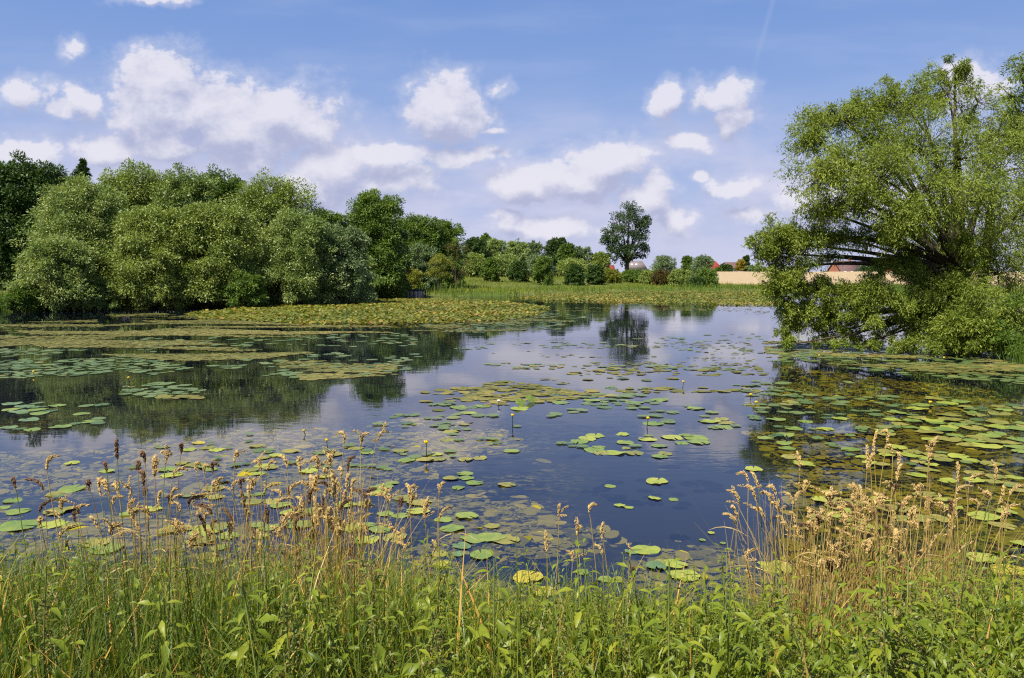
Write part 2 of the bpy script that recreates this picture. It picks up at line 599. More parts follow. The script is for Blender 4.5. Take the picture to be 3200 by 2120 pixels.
# clouds of drowned weed and algae near the shallow shore
sxw = T.n('ShaderNodeSeparateXYZ')
T.l(pos, sxw.inputs[0])
coarse = T.step(T.noise(T.v('MULTIPLY', pos, (1, 1.3, 1)), .75, 2, .5), .44, .60)
fine = T.step(T.noise(T.v('MULTIPLY', pos, (1.0, 1.8, 1)), 7.5, 7, .68, dist=.6), .46, .66)
shallow = T.m('MULTIPLY', T.step(sxw.outputs[1], 13.5, 9.0), T.m('MAXIMUM', T.step(sxw.outputs[0], 1.2, -.6), T.step(sxw.outputs[0], 2.6, 4.2)))
film_a = T.m('MULTIPLY', T.m('MULTIPLY', coarse, fine), T.m('MULTIPLY', shallow, .72))
film = T.n('ShaderNodeBsdfDiffuse')
T.l(T.mix(T.noise(pos, 3.0, 3), (.08, .075, .010), (.32, .25, .025)), film.inputs[0])
murk = T.n('ShaderNodeMixShader')
T.l(film_a, murk.inputs[0])
T.l(body.outputs[0], murk.inputs[1])
T.l(film.outputs[0], murk.inputs[2])
mx = T.n('ShaderNodeMixShader')
T.l(fr.outputs[0], mx.inputs[0])
T.l(murk.outputs[0], mx.inputs[1])
T.l(gl.outputs[0], mx.inputs[2])
T.l(mx.outputs[0], out.inputs[0])
tag(link("water", mesh("water", [(-50, 2.5, 0), (42, 2.5, 0), (42, 95, 0), (-50, 95, 0)], np.array([[0, 1, 2, 3]]), m)), kind="structure")

# ------------------------------------------------------------------ wheat field
fx = np.concatenate((np.linspace(20, 60, 21), np.linspace(65, 260, 40)))
fy = np.linspace(107, 243, 40)
FX, FY = np.meshgrid(fx, fy)
FX = FX + np.maximum(0, (FY - 107)) * .10
FZ = height(FX, FY) + .5
FZ[0, :] -= .45
FZ[-1, :] -= .45
FZ[:, 0] -= .45
n0, n1_ = FX.shape
idx = np.arange(n0 * n1_).reshape(n0, n1_)
F = np.stack([idx[:-1, :-1], idx[:-1, 1:], idx[1:, 1:], idx[1:, :-1]], -1).reshape(-1, 4)
m, T, out = new_mat("ripe_wheat")
geo = T.n('ShaderNodeNewGeometry')
pos = geo.outputs['Position']
a1 = T.noise(T.v('MULTIPLY', pos, (1, .25, 1)), 1.6, 4, .6)
a2 = T.noise(pos, .06, 3, .5)
col = T.mix(T.step(a1, .3, .7), (.33, .24, .125), (.45, .34, .19))
col = T.mix(T.step(a2, .4, .65, 0, .5), col, (.38, .29, .17))
b = T.n('ShaderNodeBsdfPrincipled')
T.l(col, b.inputs['Base Color'])
b.inputs['Roughness'].default_value = .9
b.inputs['Specular IOR Level'].default_value = .1
bp = T.n('ShaderNodeBump')
bp.inputs['Strength'].default_value = .5
T.l(T.noise(pos, 5, 3, .6), bp.inputs['Height'])
T.l(bp.outputs[0], b.inputs['Normal'])
T.l(b.outputs[0], out.inputs[0])
tag(link("wheat_field", mesh("wheat_field", np.stack([FX, FY, FZ], -1).reshape(-1, 3), F, m, smooth=True)), kind="structure")


# ------------------------------------------------------------------ trees
def leaf_quads(p, d, n, L, Wd):
    side = unit(np.cross(d, n))
    L = np.asarray(L)[:, None]
    Wd = np.asarray(Wd)[:, None]
    mid = p + d * L * .45
    V = np.stack([p, mid + side * Wd * .5, p + d * L, mid - side * Wd * .5], 1)
    return V.reshape(-1, 3)


def rand_dir(rng, n, up=0.0):
    a = rng.normal(size=(n, 3))
    a[:, 2] += up
    return unit(a)


def crown(rng, lobes, clumps, leaves, L, Wd, clump_r=.36, droop=.35, up=.25, zmin=.05, shell=(.5, 1.0), front=0.0, streak=0.0):
    """leaf quads gathered in clumps over the surface of each lobe; lobes: (x,y,z,rx,ry,rz[,density])"""
    P, Dn, Nn, Tn, LL = [], [], [], [], []
    twigs = []
    for lo in lobes:
        c, r = np.array(lo[:3]), np.array(lo[3:6])
        dens = lo[6] if len(lo) > 6 else 1.0
        k = max(3, int(clumps * dens))
        dirs = rand_dir(rng, k, up)
        if front:
            dirs[:, 1] -= front * np.abs(rng.normal(size=k))
            dirs = unit(dirs)
        rad = rng.uniform(shell[0], shell[1], (k, 1))
        cc = c + dirs * r * rad
        cr = clump_r * r.mean() * rng.uniform(.6, 1.35, k)
        ct = rng.normal(0, .11, k)
        for i in range(k):
            n = max(4, int(leaves * (cr[i] / (clump_r * r.mean())) ** 2))
            q = rand_dir(rng, n, .1)
            rr = rng.random((n, 1)) ** .45
            p = cc[i] + q * rr * cr[i] * np.array([1, 1, .8])
            if streak:                       # leaves strung on hanging shoots
                sh = rng.integers(0, max(2, n // 14), n)
                base = cc[i] + rand_dir(rng, n // 14 + 2, .3) * cr[i] * .75
                sd_ = unit(dirs[i] * .7 + rand_dir(rng, n // 14 + 2, -.15) * .8)
                t = rng.random((n, 1))
                ps = base[sh] + sd_[sh] * t * cr[i] * 1.3 + np.array([0, 0, -1.]) * t ** 2 * cr[i] * droop
                use = rng.random(n) < streak
                p[use] = ps[use] + rng.normal(0, .02, (use.sum(), 3))
            d = unit(q * .6 + dirs[i] * .5 + rng.normal(0, .55, (n, 3)) + np.array([0, 0, -droop]))
            nn = unit(rng.normal(0, .75, (n, 3)) + q * .5 + np.array([-.1, -.1, .55]))
            P.append(p)
            Dn.append(d)
            Nn.append(nn)
            Tn.append(.5 + ct[i] + rng.normal(0, .17, n))
            LL.append(rng.uniform(.65, 1.25, n))
            twigs.append((c, cc[i], cr[i]))
    P, Dn, Nn, Tn, LL = (np.concatenate(a) for a in (P, Dn, Nn, Tn, LL))
    ok = P[:, 2] > zmin
    P, Dn, Nn, Tn, LL = P[ok], Dn[ok], Nn[ok], Tn[ok], LL[ok]
    V = leaf_quads(P, Dn, Nn, L * LL, Wd * LL)
    Fq = np.arange(len(V)).reshape(-1, 4)
    return V, Fq, np.clip(Tn, 0, 1), twigs


def make_tree(name, label, cat, base, lobes, mat, clumps=14, leaves=60, L=.16, Wd=.07, seed=1, trunk_r=.18, fork=.3, group=None, twig=True, trunk_mat=None, **kw):
    rng = np.random.default_rng(seed)
    base = np.asarray(base, float)
    root = thing(name, label, cat, tuple(base), group)
    lob = [tuple(np.asarray(l[:3]) - base) + tuple(l[3:]) for l in lobes]
    kw.setdefault('zmin', .05)
    V, Fq, tn, tw = crown(rng, lob, clumps, leaves, L, Wd, **kw)
    link("crown", mesh("crown", V, Fq, mat, tn), root)
    la = np.array([l[:3] for l in lob])
    top = la[:, 2].max()
    fk = np.array([la[:, 0].mean() * .25, la[:, 1].mean() * .25, max(.25, top * fork)])
    paths = [(bez((0, 0, -.3), (0, 0, fk[2] * .5), fk, 5), np.linspace(trunk_r * 1.25, trunk_r, 5))]
    for l in lob:
        c = np.array(l[:3])
        s0 = np.array([fk[0], fk[1], min(fk[2], max(.15, c[2] * .8))])
        md = (s0 + c) / 2 + np.array([0, 0, .12 * np.linalg.norm(c - s0)]) + rng.normal(0, .05, 3) * np.linalg.norm(c - s0)
        paths.append((bez(s0, md, c, 7), np.linspace(trunk_r * .6, trunk_r * .10, 7)))
    if twig:
        for c, q, r in tw[::1]:
            md = (c + q) / 2 + rng.normal(0, .1, 3) * r
            paths.append((bez(c, md, q + (q - c) * .25, 4), np.linspace(trunk_r * .11, trunk_r * .03, 4)))
    V, Fq = tubes(paths, 5)
    link("trunk", mesh("trunk", V, Fq, trunk_mat or M_BARK, smooth=True), root)
    return root


def px_lobes(lst, d, depth_k=1.0):
    """(u, v, ru, rv[, dd[, density]]) in photo pixels at depth d + dd"""
    o = []
    for q in lst:
        dd = q[4] if len(q) > 4 else 0
        p = at_px(q[0], q[1], d + dd)
        ru, rv = q[2] * (d + dd) / FPX, q[3] * (d + dd) / FPX
        o.append((*p, ru, (ru + rv) / 2 * depth_k, rv) + ((q[5],) if len(q) > 5 else ()))
    return o


def auto_lobes(rng, u, vtop, w, d, n=9, vbot=None, lob=.40, zlow=.2, power=3.2, low=.06, pinch=.0):
    """lobes over the surface of a rounded crown that spans w pixels and reaches up to vtop; power: how boxy its outline is"""
    t = at_px(u, vtop, d)
    x0, zt = t[0], t[2]
    zb = zlow if vbot is None else at_px(u, vbot, d)[2]
    hw = w / 2 * d / FPX
    H = zt - zb
    n = int(n * 2.0)
    out = []
    r0 = max(lob * hw, .13 * H)
    r0 = min(r0, hw * .62, H * .4)
    top = [(0.93, .30 + .25 * (i % 2), i * 2.1) for i in range(4)] + [(1.0, .05, 0)]
    for i in range(n + len(top)):
        if i < n:
            h = low + (.90 - low) * ((i + .5) / n) ** .9
            ang = i * 2.39996 + rng.uniform(-.35, .35)
            rh = hw * max(0.0, 1 - h ** power) ** .5 * (1 - pinch * h)
            sc = rng.uniform(.75, 1.2)
            rr = max(0, rh - r0 * .8 * sc) * rng.uniform(.85, 1.1)
        else:
            h, k, ang = top[i - n]
            sc = rng.uniform(.75, .95)
            rr = hw * k * (1 if power > 2 else .2)
            h *= rng.uniform(.95, 1.0)
        z = zb + H * h - r0 * .8 * sc * h
        out.append((x0 + rr * math.cos(ang), d + rr * math.sin(ang) * .85, max(z, zb + .1), r0 * sc, r0 * sc, r0 * sc * rng.uniform(.85, 1.1)))
    out.append((x0, d, zb + H * .42, hw * .62, hw * .6, H * .36, 1.6))
    return out




# the big willow on the right shore
WD = 21.5
wl = px_lobes([
    (2545, 430, 75, 70, 0), (2560, 555, 85, 85, -.8), (2655, 390, 85, 75, .6), (2650, 520, 100, 95, -1.2), (2775, 420, 105, 100, 0), (2760, 560, 120, 105, -1.6),
    (2880, 470, 115, 110, -.6), (2900, 600, 125, 105, -1.8), (3000, 500, 110, 110, 0), (3030, 630, 115, 110, -1.4), (3125, 540, 105, 120, .3), (3160, 690, 105, 115, -.8),
    (2700, 655, 110, 70, -1.4), (2575, 665, 75, 50, -.6, .7), (2850, 690, 105, 65, -1.3),
    (2860, 290, 62, 60, .2, .55), (2960, 290, 70, 75, .3, .5), (2985, 215, 34, 46, .3, .4), (3055, 320, 70, 75, .6, .45), (2795, 300, 55, 50, .4, .55),
    (2425, 735, 58, 52, 0, .8), (2385, 790, 42, 50, .1, .8), (2475, 765, 70, 48, 0, .7), (2560, 740, 75, 42, -.4, .7), (2660, 745, 80, 36, -.3, .6), (2760, 750, 80, 34, -.5, .55),
    (2440, 895, 52, 48, 0, .8), (2470, 955, 52, 45, .1, .8), (2545, 900, 62, 36, 0, .8), (2640, 930, 75, 42, -.4, .9), (2560, 965, 60, 32, .1, .6), (2730, 905, 85, 60, -.8, .9),
    (2700, 985, 65, 34, -.8, .6), (2800, 965, 75, 50, -.9, .8), (2855, 860, 75, 50, -.6, .7), (2770, 840, 50, 35, -.5, .5),
    (2950, 920, 105, 80, -1.0), (3050, 950, 105, 100, -1.5), (3000, 1030, 85, 48, -1.8), (3120, 860, 90, 95, -.8), (3150, 1000, 85, 80, -2.0), (3010, 770, 60, 45, -1.0, .5),
    (2450, 845, 70, 36, 0, .6), (2530, 830, 80, 30, -.2, .25), (2500, 1000, 60, 40, .2, .5), (2590, 795, 70, 22, .3, .15), (2800, 790, 70, 30, .3, .25), (2890, 790, 60, 45, .2, .4),
    (2930, 850, 75, 50, .2, .7), (2900, 1000, 85, 60, -.8, .9), (2600, 1005, 60, 34, .1, .5), (3080, 760, 90, 70, .3, .8), (3120, 420, 70, 70, .6, .6), (2700, 330, 60, 45, .5, .5), (2600, 350, 45, 40, .5, .45),
    (2455, 1035, 36, 30, .2, .35), (2560, 1048, 50, 26, .1, .3), (2650, 1055, 50, 26, -.2, .3), (2760, 1055, 55, 28, -.5, .35), (2880, 1055, 70, 38, -1.0, .6), (2960, 1070, 80, 34, -1.6, .7), (2480, 1075, 40, 16, -.4, .15), (2600, 1080, 45, 14, -.6, .12), (2700, 1085, 50, 14, -.9, .15), (2830, 1085, 60, 18, -1.2, .25), (3060, 1075, 80, 30, -2.0, .6)], WD)
rng = np.random.default_rng(5)
wb = at_px(3000, 1080, WD + .4)
wroot = thing("willow_tree", "big leaning crack willow spreading its low limbs over the water at the right", "tree", (wb[0], wb[1], .0))
wb = np.array((wb[0], wb[1], 0))
lob = [tuple(np.array(l[:3]) - wb) + tuple(np.array(l[3:6]) * .88) + tuple(l[6:]) for l in wl]
V, Fq, tn, tw = crown(rng, lob, 26, 250, .092, .023, clump_r=.42, droop=.6, up=.15, zmin=.06, shell=(.25, 1.12), streak=.75)
link("crown", mesh("crown", V, Fq, M_WILLOW, tn), wroot)
fork = at_px(3000, 850, WD) - wb
lowf = at_px(2985, 960, WD) - wb
paths = [(bez((0, 0, -.5), (-.15, 0, 1.0), fork, 8), np.linspace(.34, .26, 8)),
         (bez((.5, .3, -.5), (.7, .3, 1.2), at_px(3100, 640, WD) - wb, 9), np.linspace(.2, .10, 9))]
for l in lob:
    c = np.array(l[:3])
    low = c[2] < fork[2] - .35
    s0 = lowf if low else fork
    dist = np.linalg.norm(c - s0)
    md = (s0 + c) / 2 + np.array([0, 0, (.02 if low else .10) * dist]) + rng.normal(0, .06, 3) * dist
    paths.append((bez(s0, md, c, 9), np.linspace(.095 if not low else .07, .014, 9)))
for c, q, r in tw:
    md = (c + q) / 2 + rng.normal(0, .15, 3) * r
    paths.append((bez(c, md, q + (q - c) * .3 + np.array([0, 0, -.05]), 5), np.linspace(.013, .004, 5)))
    for k in range(2):
        e = q + rand_dir(rng, 1, -.3)[0] * r * 1.1
        paths.append((bez(q, (q + e) / 2 + [0, 0, .05], e, 4), np.linspace(.006, .002, 4)))
V, Fq = tubes(paths, 6)
link("trunk", mesh("trunk", V, Fq, M_BARK, smooth=True), wroot)

b = at_px(3290, 1050, 25)
make_tree("willow_tree", "second willow cut off by the right edge, its thin top rising behind the big one", "tree", (b[0], b[1], .15),
          px_lobes([(3190, 230, 55, 70, 0, .6), (3215, 330, 70, 70, 0, .6), (3160, 300, 34, 50, 0, .4), (3200, 430, 75, 80, 0, .8), (3260, 300, 90, 90, 0), (3180, 400, 40, 60, .2, .5),
                    (3300, 450, 120, 120, 0), (3230, 560, 90, 110, 0), (3300, 650, 110, 120, 0), (3210, 760, 80, 90, 0), (3280, 880, 110, 120, 0)], 25),
          M_WILLOW, clumps=18, leaves=95, L=.12, Wd=.032, seed=8, trunk_r=.2, droop=.5, streak=.5, shell=(.3, 1))
b = at_px(3180, 1100, 19)
make_tree("willow_bush", "dense low sallow bush filling the right shore below the big willow", "bush", (b[0], b[1], .1),
          px_lobes([(3110, 1040, 50, 36, 0), (3190, 980, 70, 70, 0), (3230, 1060, 70, 60, -.3), (3160, 1075, 45, 32, -.4)], 19.3), M_MID, clumps=16, leaves=120, L=.10, Wd=.028, seed=9, trunk_r=.05, droop=.2)

# the trees and bushes along the left shore
LEFT = [
    # name, label, cat, u, vtop, width, d, n, mat, L, seed, shape
    ("alder_tree", "tall dark alder at the left edge, darkest crown of the left shore", "tree", 55, 482, 260, 58, 13, M_DARK, .26, 11, dict(power=3.5)),
    ("alder_tree", "dark alder trunkless behind the left edge, cut off by the frame", "tree", -90, 520, 240, 57, 10, M_DARK, .26, 12, {}),
    ("birch_tree", "thin airy treetop just right of the dark alder", "tree", 190, 535, 150, 60, 7, M_MID, .2, 14, {}),
    ("willow_bush", "broad grey-green willow bush leftmost on the water, next to the dark alder", "bush", 245, 560, 300, 47, 13, M_BUSH, .17, 15, {}),
    ("willow_bush", "tallest round-topped willow bush of the left shore", "bush", 410, 510, 300, 53, 12, M_BUSH2, .18, 16, {}),
    ("willow_bush", "round willow bush whose top stands right of the tallest one", "bush", 565, 526, 260, 53, 10, M_BUSH, .18, 17, {}),
    ("birch_tree", "narrow darker crown rising between the two high willow tops", "tree", 680, 535, 190, 57, 8, M_MID, .2, 18, {}),
    ("willow_bush", "wide high willow bush with a sloping right shoulder", "bush", 830, 548, 320, 53, 13, M_BUSH2, .18, 19, {}),
    ("willow_bush", "front willow bush with a rounded olive crown over the dark water gap", "bush", 650, 625, 300, 47.5, 12, M_BUSH2, .17, 20, {}),
    ("willow_bush", "low willow bush spilling onto the water at the left", "bush", 170, 740, 240, 43.5, 9, M_BUSH, .16, 21, {}),
    ("willow_bush", "low front willow bush in the middle of the left thicket", "bush", 470, 640, 280, 46, 11, M_BUSH2, .17, 22, {}),
    ("willow_bush", "slanting willow bush leaning right below the wide high one", "bush", 915, 665, 260, 50, 10, M_BUSH, .17, 23, {}),
    ("willow_bush", "pale silvery willow bush at the right end of the thicket", "bush", 1050, 700, 210, 52, 10, M_BLUE, .17, 24, {}),
    ("willow_bush", "low bush hanging over the pads at the thicket's right end", "bush", 1095, 800, 150, 56, 8, M_BUSH, .17, 25, {}),
    ("ash_tree", "tall dark green tree standing behind the right end of the willow thicket", "tree", 1160, 590, 215, 62, 12, M_MID, .2, 26, {}),
    ("ash_tree", "feathery tree between the willow thicket and the tall dark green tree", "tree", 1010, 650, 150, 62, 8, M_MID, .2, 27, {}),
    ("willow_bush", "dark shaded bush at the foot of the tall dark green tree", "bush", 1200, 700, 150, 64, 9, M_DARK, .2, 28, {}),
    ("birch_tree", "rounded wood-edge tree with a notched top right of the tall dark tree", "tree", 1295, 672, 190, 78, 9, M_MID, .22, 29, {}),
    ("birch_tree", "wood-edge tree sloping down to the gap behind the yellowish sapling", "tree", 1375, 692, 160, 80, 9, M_MID, .22, 30, {}),
    ("sallow_bush", "blue-green rounded bush behind the yellow-green tree", "bush", 1305, 762, 120, 74, 8, M_BLUE, .18, 31, {}),
    ("sallow_bush", "light green low mound of a bush above the wooden platform", "bush", 1265, 838, 110, 71, 6, M_YEL, .14, 32, dict(zlow=.5)),
]
for (nm, lab, cat, u, vt, w, d, n, mat, L, sd, sh) in LEFT:
    rg = np.random.default_rng(sd)
    x = (u - 1600) / FPX * d
    z0 = max(0.02, zg(x, d))
    sh = dict(sh)
    sh.setdefault('zlow', z0 + .15)
    lobes = auto_lobes(rg, u, vt + 2, w, d, n, **sh)
    bush = 'bush' in nm
    make_tree(nm, lab, cat, (x, d, z0), lobes, mat, clumps=22, leaves=110 if bush else 90, L=L, Wd=L * .38, seed=sd, trunk_r=.12 if bush else .2, fork=.08 if bush else .25,
              group="trees and bushes of the left shore", shell=(.35, 1.16), clump_r=.42, droop=.3, zmin=.05 - min(0, 0), twig=False)

x = (257 - 1600) / FPX * 60
make_tree("spruce_tree", "small pointed dark tree peeping between the alder and the pale willows", "tree", (x, 60, zg(x, 60)),
          px_lobes([(257, 508, 6, 9), (257, 522, 11, 9), (252, 536, 17, 9), (263, 538, 15, 9), (250, 552, 22, 10), (266, 554, 20, 10), (256, 572, 30, 14), (256, 600, 36, 18)], 60), M_DARK, clumps=14, leaves=50, L=.2, Wd=.06, seed=13,
          trunk_r=.12, fork=.5, twig=False, droop=.1, up=.4)
# thin skirts of the thicket that hang over the water
SK = [(60, 900, 110, 42), (300, 880, 130, 44.5), (520, 850, 160, 45.5), (760, 850, 150, 46), (930, 850, 140, 49), (1090, 880, 80, 57)]
SKL = ["reedy low bush beside the left edge of the water", "dark low branches of a small bush left of the shaded hollow", "small drooping bush over the shaded hollow of the thicket",
       "small drooping bush where the pad carpet begins", "small rounded bush over the pad carpet", "last little bush of the thicket before the wooden platform"]
for i, (u, vt, w, d) in enumerate(SK):
    rg = np.random.default_rng(60 + i)
    x = (u - 1600) / FPX * d
    make_tree("willow_bush", SKL[i], "bush", (x, d, max(.02, zg(x, d))), auto_lobes(rg, u, vt, w, d, 6, zlow=.25), [M_MID, M_BUSH, M_BUSH2][i % 3], clumps=15, leaves=80, L=.15, Wd=.05, seed=60 + i,
              trunk_r=.05, fork=.1, twig=False, group="trees and bushes of the left shore")

# far bank: the yellowish saplings, the wood, the round shrubs
b = (ground_px(1370, 905)[0], 70)
x = (1370 - 1600) / FPX * 71
make_tree("sallow_tree", "small yellow-green tree with a bare leaning trunk near the wooden platform", "tree", (x, 71, zg(x, 71)),
          px_lobes([(1365, 830, 30, 22), (1390, 825, 24, 20, .3), (1350, 850, 20, 18), (1385, 858, 26, 18, .4), (1372, 808, 20, 14)], 71), M_YEL, clumps=12, leaves=60, L=.14, Wd=.05, seed=41, trunk_r=.08, fork=.3, twig=False)
x = (1425 - 1600) / FPX * 76
make_tree("poplar_sapling", "thin pale sapling group with bare grey stems showing through", "tree", (x, 76, zg(x, 76)),
          px_lobes([(1400, 790, 24, 30, 0, .6), (1430, 775, 26, 26, .4, .6), (1450, 800, 24, 34, 0, .6), (1420, 825, 26, 26, .3, .6), (1455, 840, 18, 22, .3, .6)], 76), M_RUST, clumps=11, leaves=40, L=.15, Wd=.05, seed=42, trunk_r=.07, fork=.12)
FARW = [
    ("ash_tree", "dark tree joining the left wood to the far row", 1480, 736, 90, 104, M_DARK), ("ash_tree", "bright rounded tree in the far row behind the first meadow shrub", 1545, 742, 85, 106, M_BUSH),
    ("spruce_tree", "spire-topped dark tree in the far row", 1515, 728, 34, 112, M_MID), ("maple_tree", "wide dull green tree with a rounded top in the far row", 1610, 748, 100, 110, M_BUSH),
    ("maple_tree", "pale grey-green treetop above the middle of the far row", 1665, 752, 70, 116, M_BLUE), ("ash_tree", "tallest dark crown in the right half of the far row", 1735, 737, 80, 112, M_DARK),
    ("birch_tree", "tree with pale slender bare trunks below its crown", 1770, 755, 60, 110, M_MID), ("willow_bush", "grey-green willow at the right end of the far row", 1810, 768, 85, 112, M_BLUE),
    ("willow_bush", "thin feathery willow left of the lone poplar", 1872, 785, 75, 112, M_BUSH2), ("willow_bush", "scrubby tree filling the far row behind the middle shrubs", 1580, 790, 110, 104, M_BUSH),
    ("willow_bush", "scrubby tree filling the far row behind the tallest meadow shrub", 1680, 795, 100, 105, M_BLUE), ("willow_bush", "scrubby tree behind the two rightmost meadow shrubs", 1790, 805, 100, 106, M_BUSH2),
    ("willow_bush", "dark thicket under the far row left of the first meadow shrub", 1480, 790, 90, 101, M_BUSH2),
]
for i, (nm, lab, u, vt, w, d, mat) in enumerate(FARW):
    rg = np.random.default_rng(100 + i)
    x = (u - 1600) / FPX * d
    z0 = zg(x, d)
    make_tree(nm, lab, "tree" if 'tree' in nm else "bush", (x, d, z0), auto_lobes(rg, u, vt + 4, w, d, 9, zlow=z0 + .4), mat, clumps=14, leaves=42, L=.26, Wd=.11, seed=100 + i, trunk_r=.14,
              group="trees of the far row", twig=False)
MS = [("round dark green shrub on the meadow, leftmost of the meadow shrubs", 1532, 806, 58, 93), ("low spreading shrub between the two roundest meadow shrubs", 1617, 816, 64, 95),
      ("tallest cone-shaped shrub on the meadow", 1697, 802, 62, 92), ("dark squat shrub under the pale trunks", 1793, 828, 64, 93), ("dark squat shrub next to the lone poplar's foot", 1860, 830, 58, 95)]
for i, (lab, u, vt, w, d) in enumerate(MS):
    rg = np.random.default_rng(130 + i)
    x = (u - 1600) / FPX * d
    z0 = zg(x, d)
    make_tree("meadow_shrub", lab, "shrub", (x, d, z0), auto_lobes(rg, u, vt, w, d, 8, zlow=z0 + .15, lob=.42), [M_MID, M_DARK, M_MID, M_DARK, M_DARK][i], clumps=14, leaves=50, L=.19, Wd=.09, seed=130 + i,
              trunk_r=.06, fork=.1, group="round shrubs on the far meadow", twig=False)

# lone poplar
PD = 112
x = (1958 - 1600) / FPX * PD
z0 = zg(x, PD)
make_tree("poplar_tree", "tall lone poplar with a dark oval crown standing against the sky", "tree", (x, PD, z0),
          px_lobes([(1962, 662, 34, 31), (1935, 690, 34, 31, 1), (1992, 680, 29, 31, -.5), (1965, 705, 38, 34, -1.5), (1915, 728, 31, 31, .5), (1945, 740, 36, 34, -1), (2000, 720, 29, 34, .5), (1985, 755, 34, 31, -.8),
                    (1900, 752, 22, 24, 1), (2018, 700, 16, 22, .5), (1955, 785, 38, 26, -1), (1920, 782, 27, 24, .5), (2005, 785, 27, 24, .4), (1940, 808, 29, 17, 0, .6), (1985, 808, 27, 14, .5, .6)], PD),
          M_DARK if False else leaf_mat("poplar_leaves", [(0, (.018, .042, .010)), (.5, (.038, .076, .016)), (1, (.085, .135, .028))], .2, .5, .3), clumps=17, leaves=55, L=.25, Wd=.14, seed=150, trunk_r=.3, fork=.22, clump_r=.42)

# scrub to the right of the poplar
SC = [
    ("bramble_bush", "low bright green scrub left of the lone poplar's foot", "bush", 1905, 838, 70, 98, M_YEL), ("bramble_bush", "low green scrub in front of the grey roofed house", "bush", 1975, 838, 80, 100, M_MID),
    ("hawthorn_bush", "orange-brown tinted bush in the scrub right of the lone poplar", "bush", 2065, 842, 60, 96, M_RUST), ("bramble_bush", "low dull scrub between the poplar and the orange-brown bush", "bush", 2025, 842, 55, 98, M_BUSH2),
    ("osier_willow", "pale feathery willow with a domed top right of the poplar", "tree", 2075, 794, 90, 106, M_BLUE), ("osier_willow", "wide grey willow beside the red roofed house, right of the thin sticks", "tree", 2195, 794, 90, 104, M_BLUE),
    ("osier_willow", "thin spiky shoots between the two pale willows", "tree", 2147, 795, 36, 106, M_MID), ("hawthorn_bush", "dark bush in front of the two pale willows", "bush", 2125, 840, 80, 95, M_BUSH2),
    ("hawthorn_bush", "dark overhanging bush at the left end of the wheat field", "bush", 2205, 838, 76, 92, M_MID), ("hawthorn_bush", "low dark bush at the reed edge before the wheat", "bush", 2175, 865, 60, 91, M_DARK),
]
for i, (nm, lab, cat, u, vt, w, d, mat) in enumerate(SC):
    rg = np.random.default_rng(160 + i)
    x = (u - 1600) / FPX * d
    z0 = zg(x, d)
    make_tree(nm, lab, cat, (x, d, z0), auto_lobes(rg, u, vt + 3, w, d, 8, zlow=z0 + .2), mat, clumps=13, leaves=42, L=.2, Wd=.07, seed=160 + i, trunk_r=.08, fork=.12,
              group="scrub right of the lone poplar", twig=False)
# hedges and trees among the far houses
FH = [("garden_shrub", "dark clipped shrub right of the red roofed house", "shrub", 2268, 828, 50, 258, M_DARK), ("golden_conifer", "round golden conifer beside the far houses", "tree", 2315, 812, 30, 256, M_GOLD),
      ("garden_tree", "dark narrow tree behind the golden conifer", "tree", 2332, 798, 22, 268, M_DARK), ("garden_shrub", "grey-green garden shrub right of the white shed", "shrub", 2345, 832, 40, 258, M_BLUE),
      ("garden_shrub", "dark garden shrub at the far edge of the wheat near the willow", "shrub", 2395, 838, 60, 262, M_DARK), ("garden_shrub", "dark garden shrub between the far houses behind the willow", "shrub", 2480, 835, 90, 268, M_DARK),
      ("garden_tree", "dark garden tree beside the brick house seen under the willow", "tree", 2720, 815, 90, 270, M_DARK), ("garden_tree", "dark garden tree right of the far brick house", "tree", 2860, 820, 110, 272, M_MID),
      ("garden_shrub", "small dark shrub between the red roof and the pale willow", "shrub", 2245, 838, 22, 256, M_MID), ("garden_tree", "dark far trees' last one at the willow's trunk", "tree", 3000, 825, 120, 270, M_DARK)]
FH[-1] = ("garden_tree", "far garden tree showing behind the willow's trunk", "tree", 3000, 825, 120, 270, M_DARK)
for i, (nm, lab, cat, u, vt, w, d, mat) in enumerate(FH):
    rg = np.random.default_rng(190 + i)
    x = (u - 1600) / FPX * d
    z0 = zg(x, d)
    make_tree(nm, lab, cat, (x, d, z0), auto_lobes(rg, u, vt, w, d, 7, zlow=z0 + .3, lob=.4), mat, clumps=11, leaves=26, L=.5, Wd=.26, seed=190 + i, trunk_r=.15, fork=.15, group="garden trees by the far houses", twig=False)

# ------------------------------------------------------------------ houses
M_REDROOF = rough_mat("red_roof_tiles", (.27, .045, .03), (.36, .07, .045), 3, .7)
M_GREYROOF = rough_mat("grey_roof_tiles", (.16, .135, .125), (.24, .20, .185), 3, .8)
M_BROWNROOF = rough_mat("brown_roof_tiles", (.11, .065, .06), (.17, .10, .09), 3, .8)
M_BRICK = rough_mat("red_brick", (.30, .10, .06), (.42, .17, .10), 5, .9)
M_WHITE = rough_mat("white_paint", (.74, .74, .72), (.82, .82, .80), 2, .6)
m, T, out = new_mat("window_glass")
b = T.n('ShaderNodeBsdfPrincipled')
b.inputs['Base Color'].default_value = (.03, .035, .04, 1)
b.inputs['Roughness'].default_value = .06
T.l(b.outputs[0], out.inputs[0])
M_GLASS = m


def boxes(lst):
    V, F = [], []
    for q in lst:
        v, f = box_vf(*q, off=len(V))
        V += v
        F += f
    return V, F


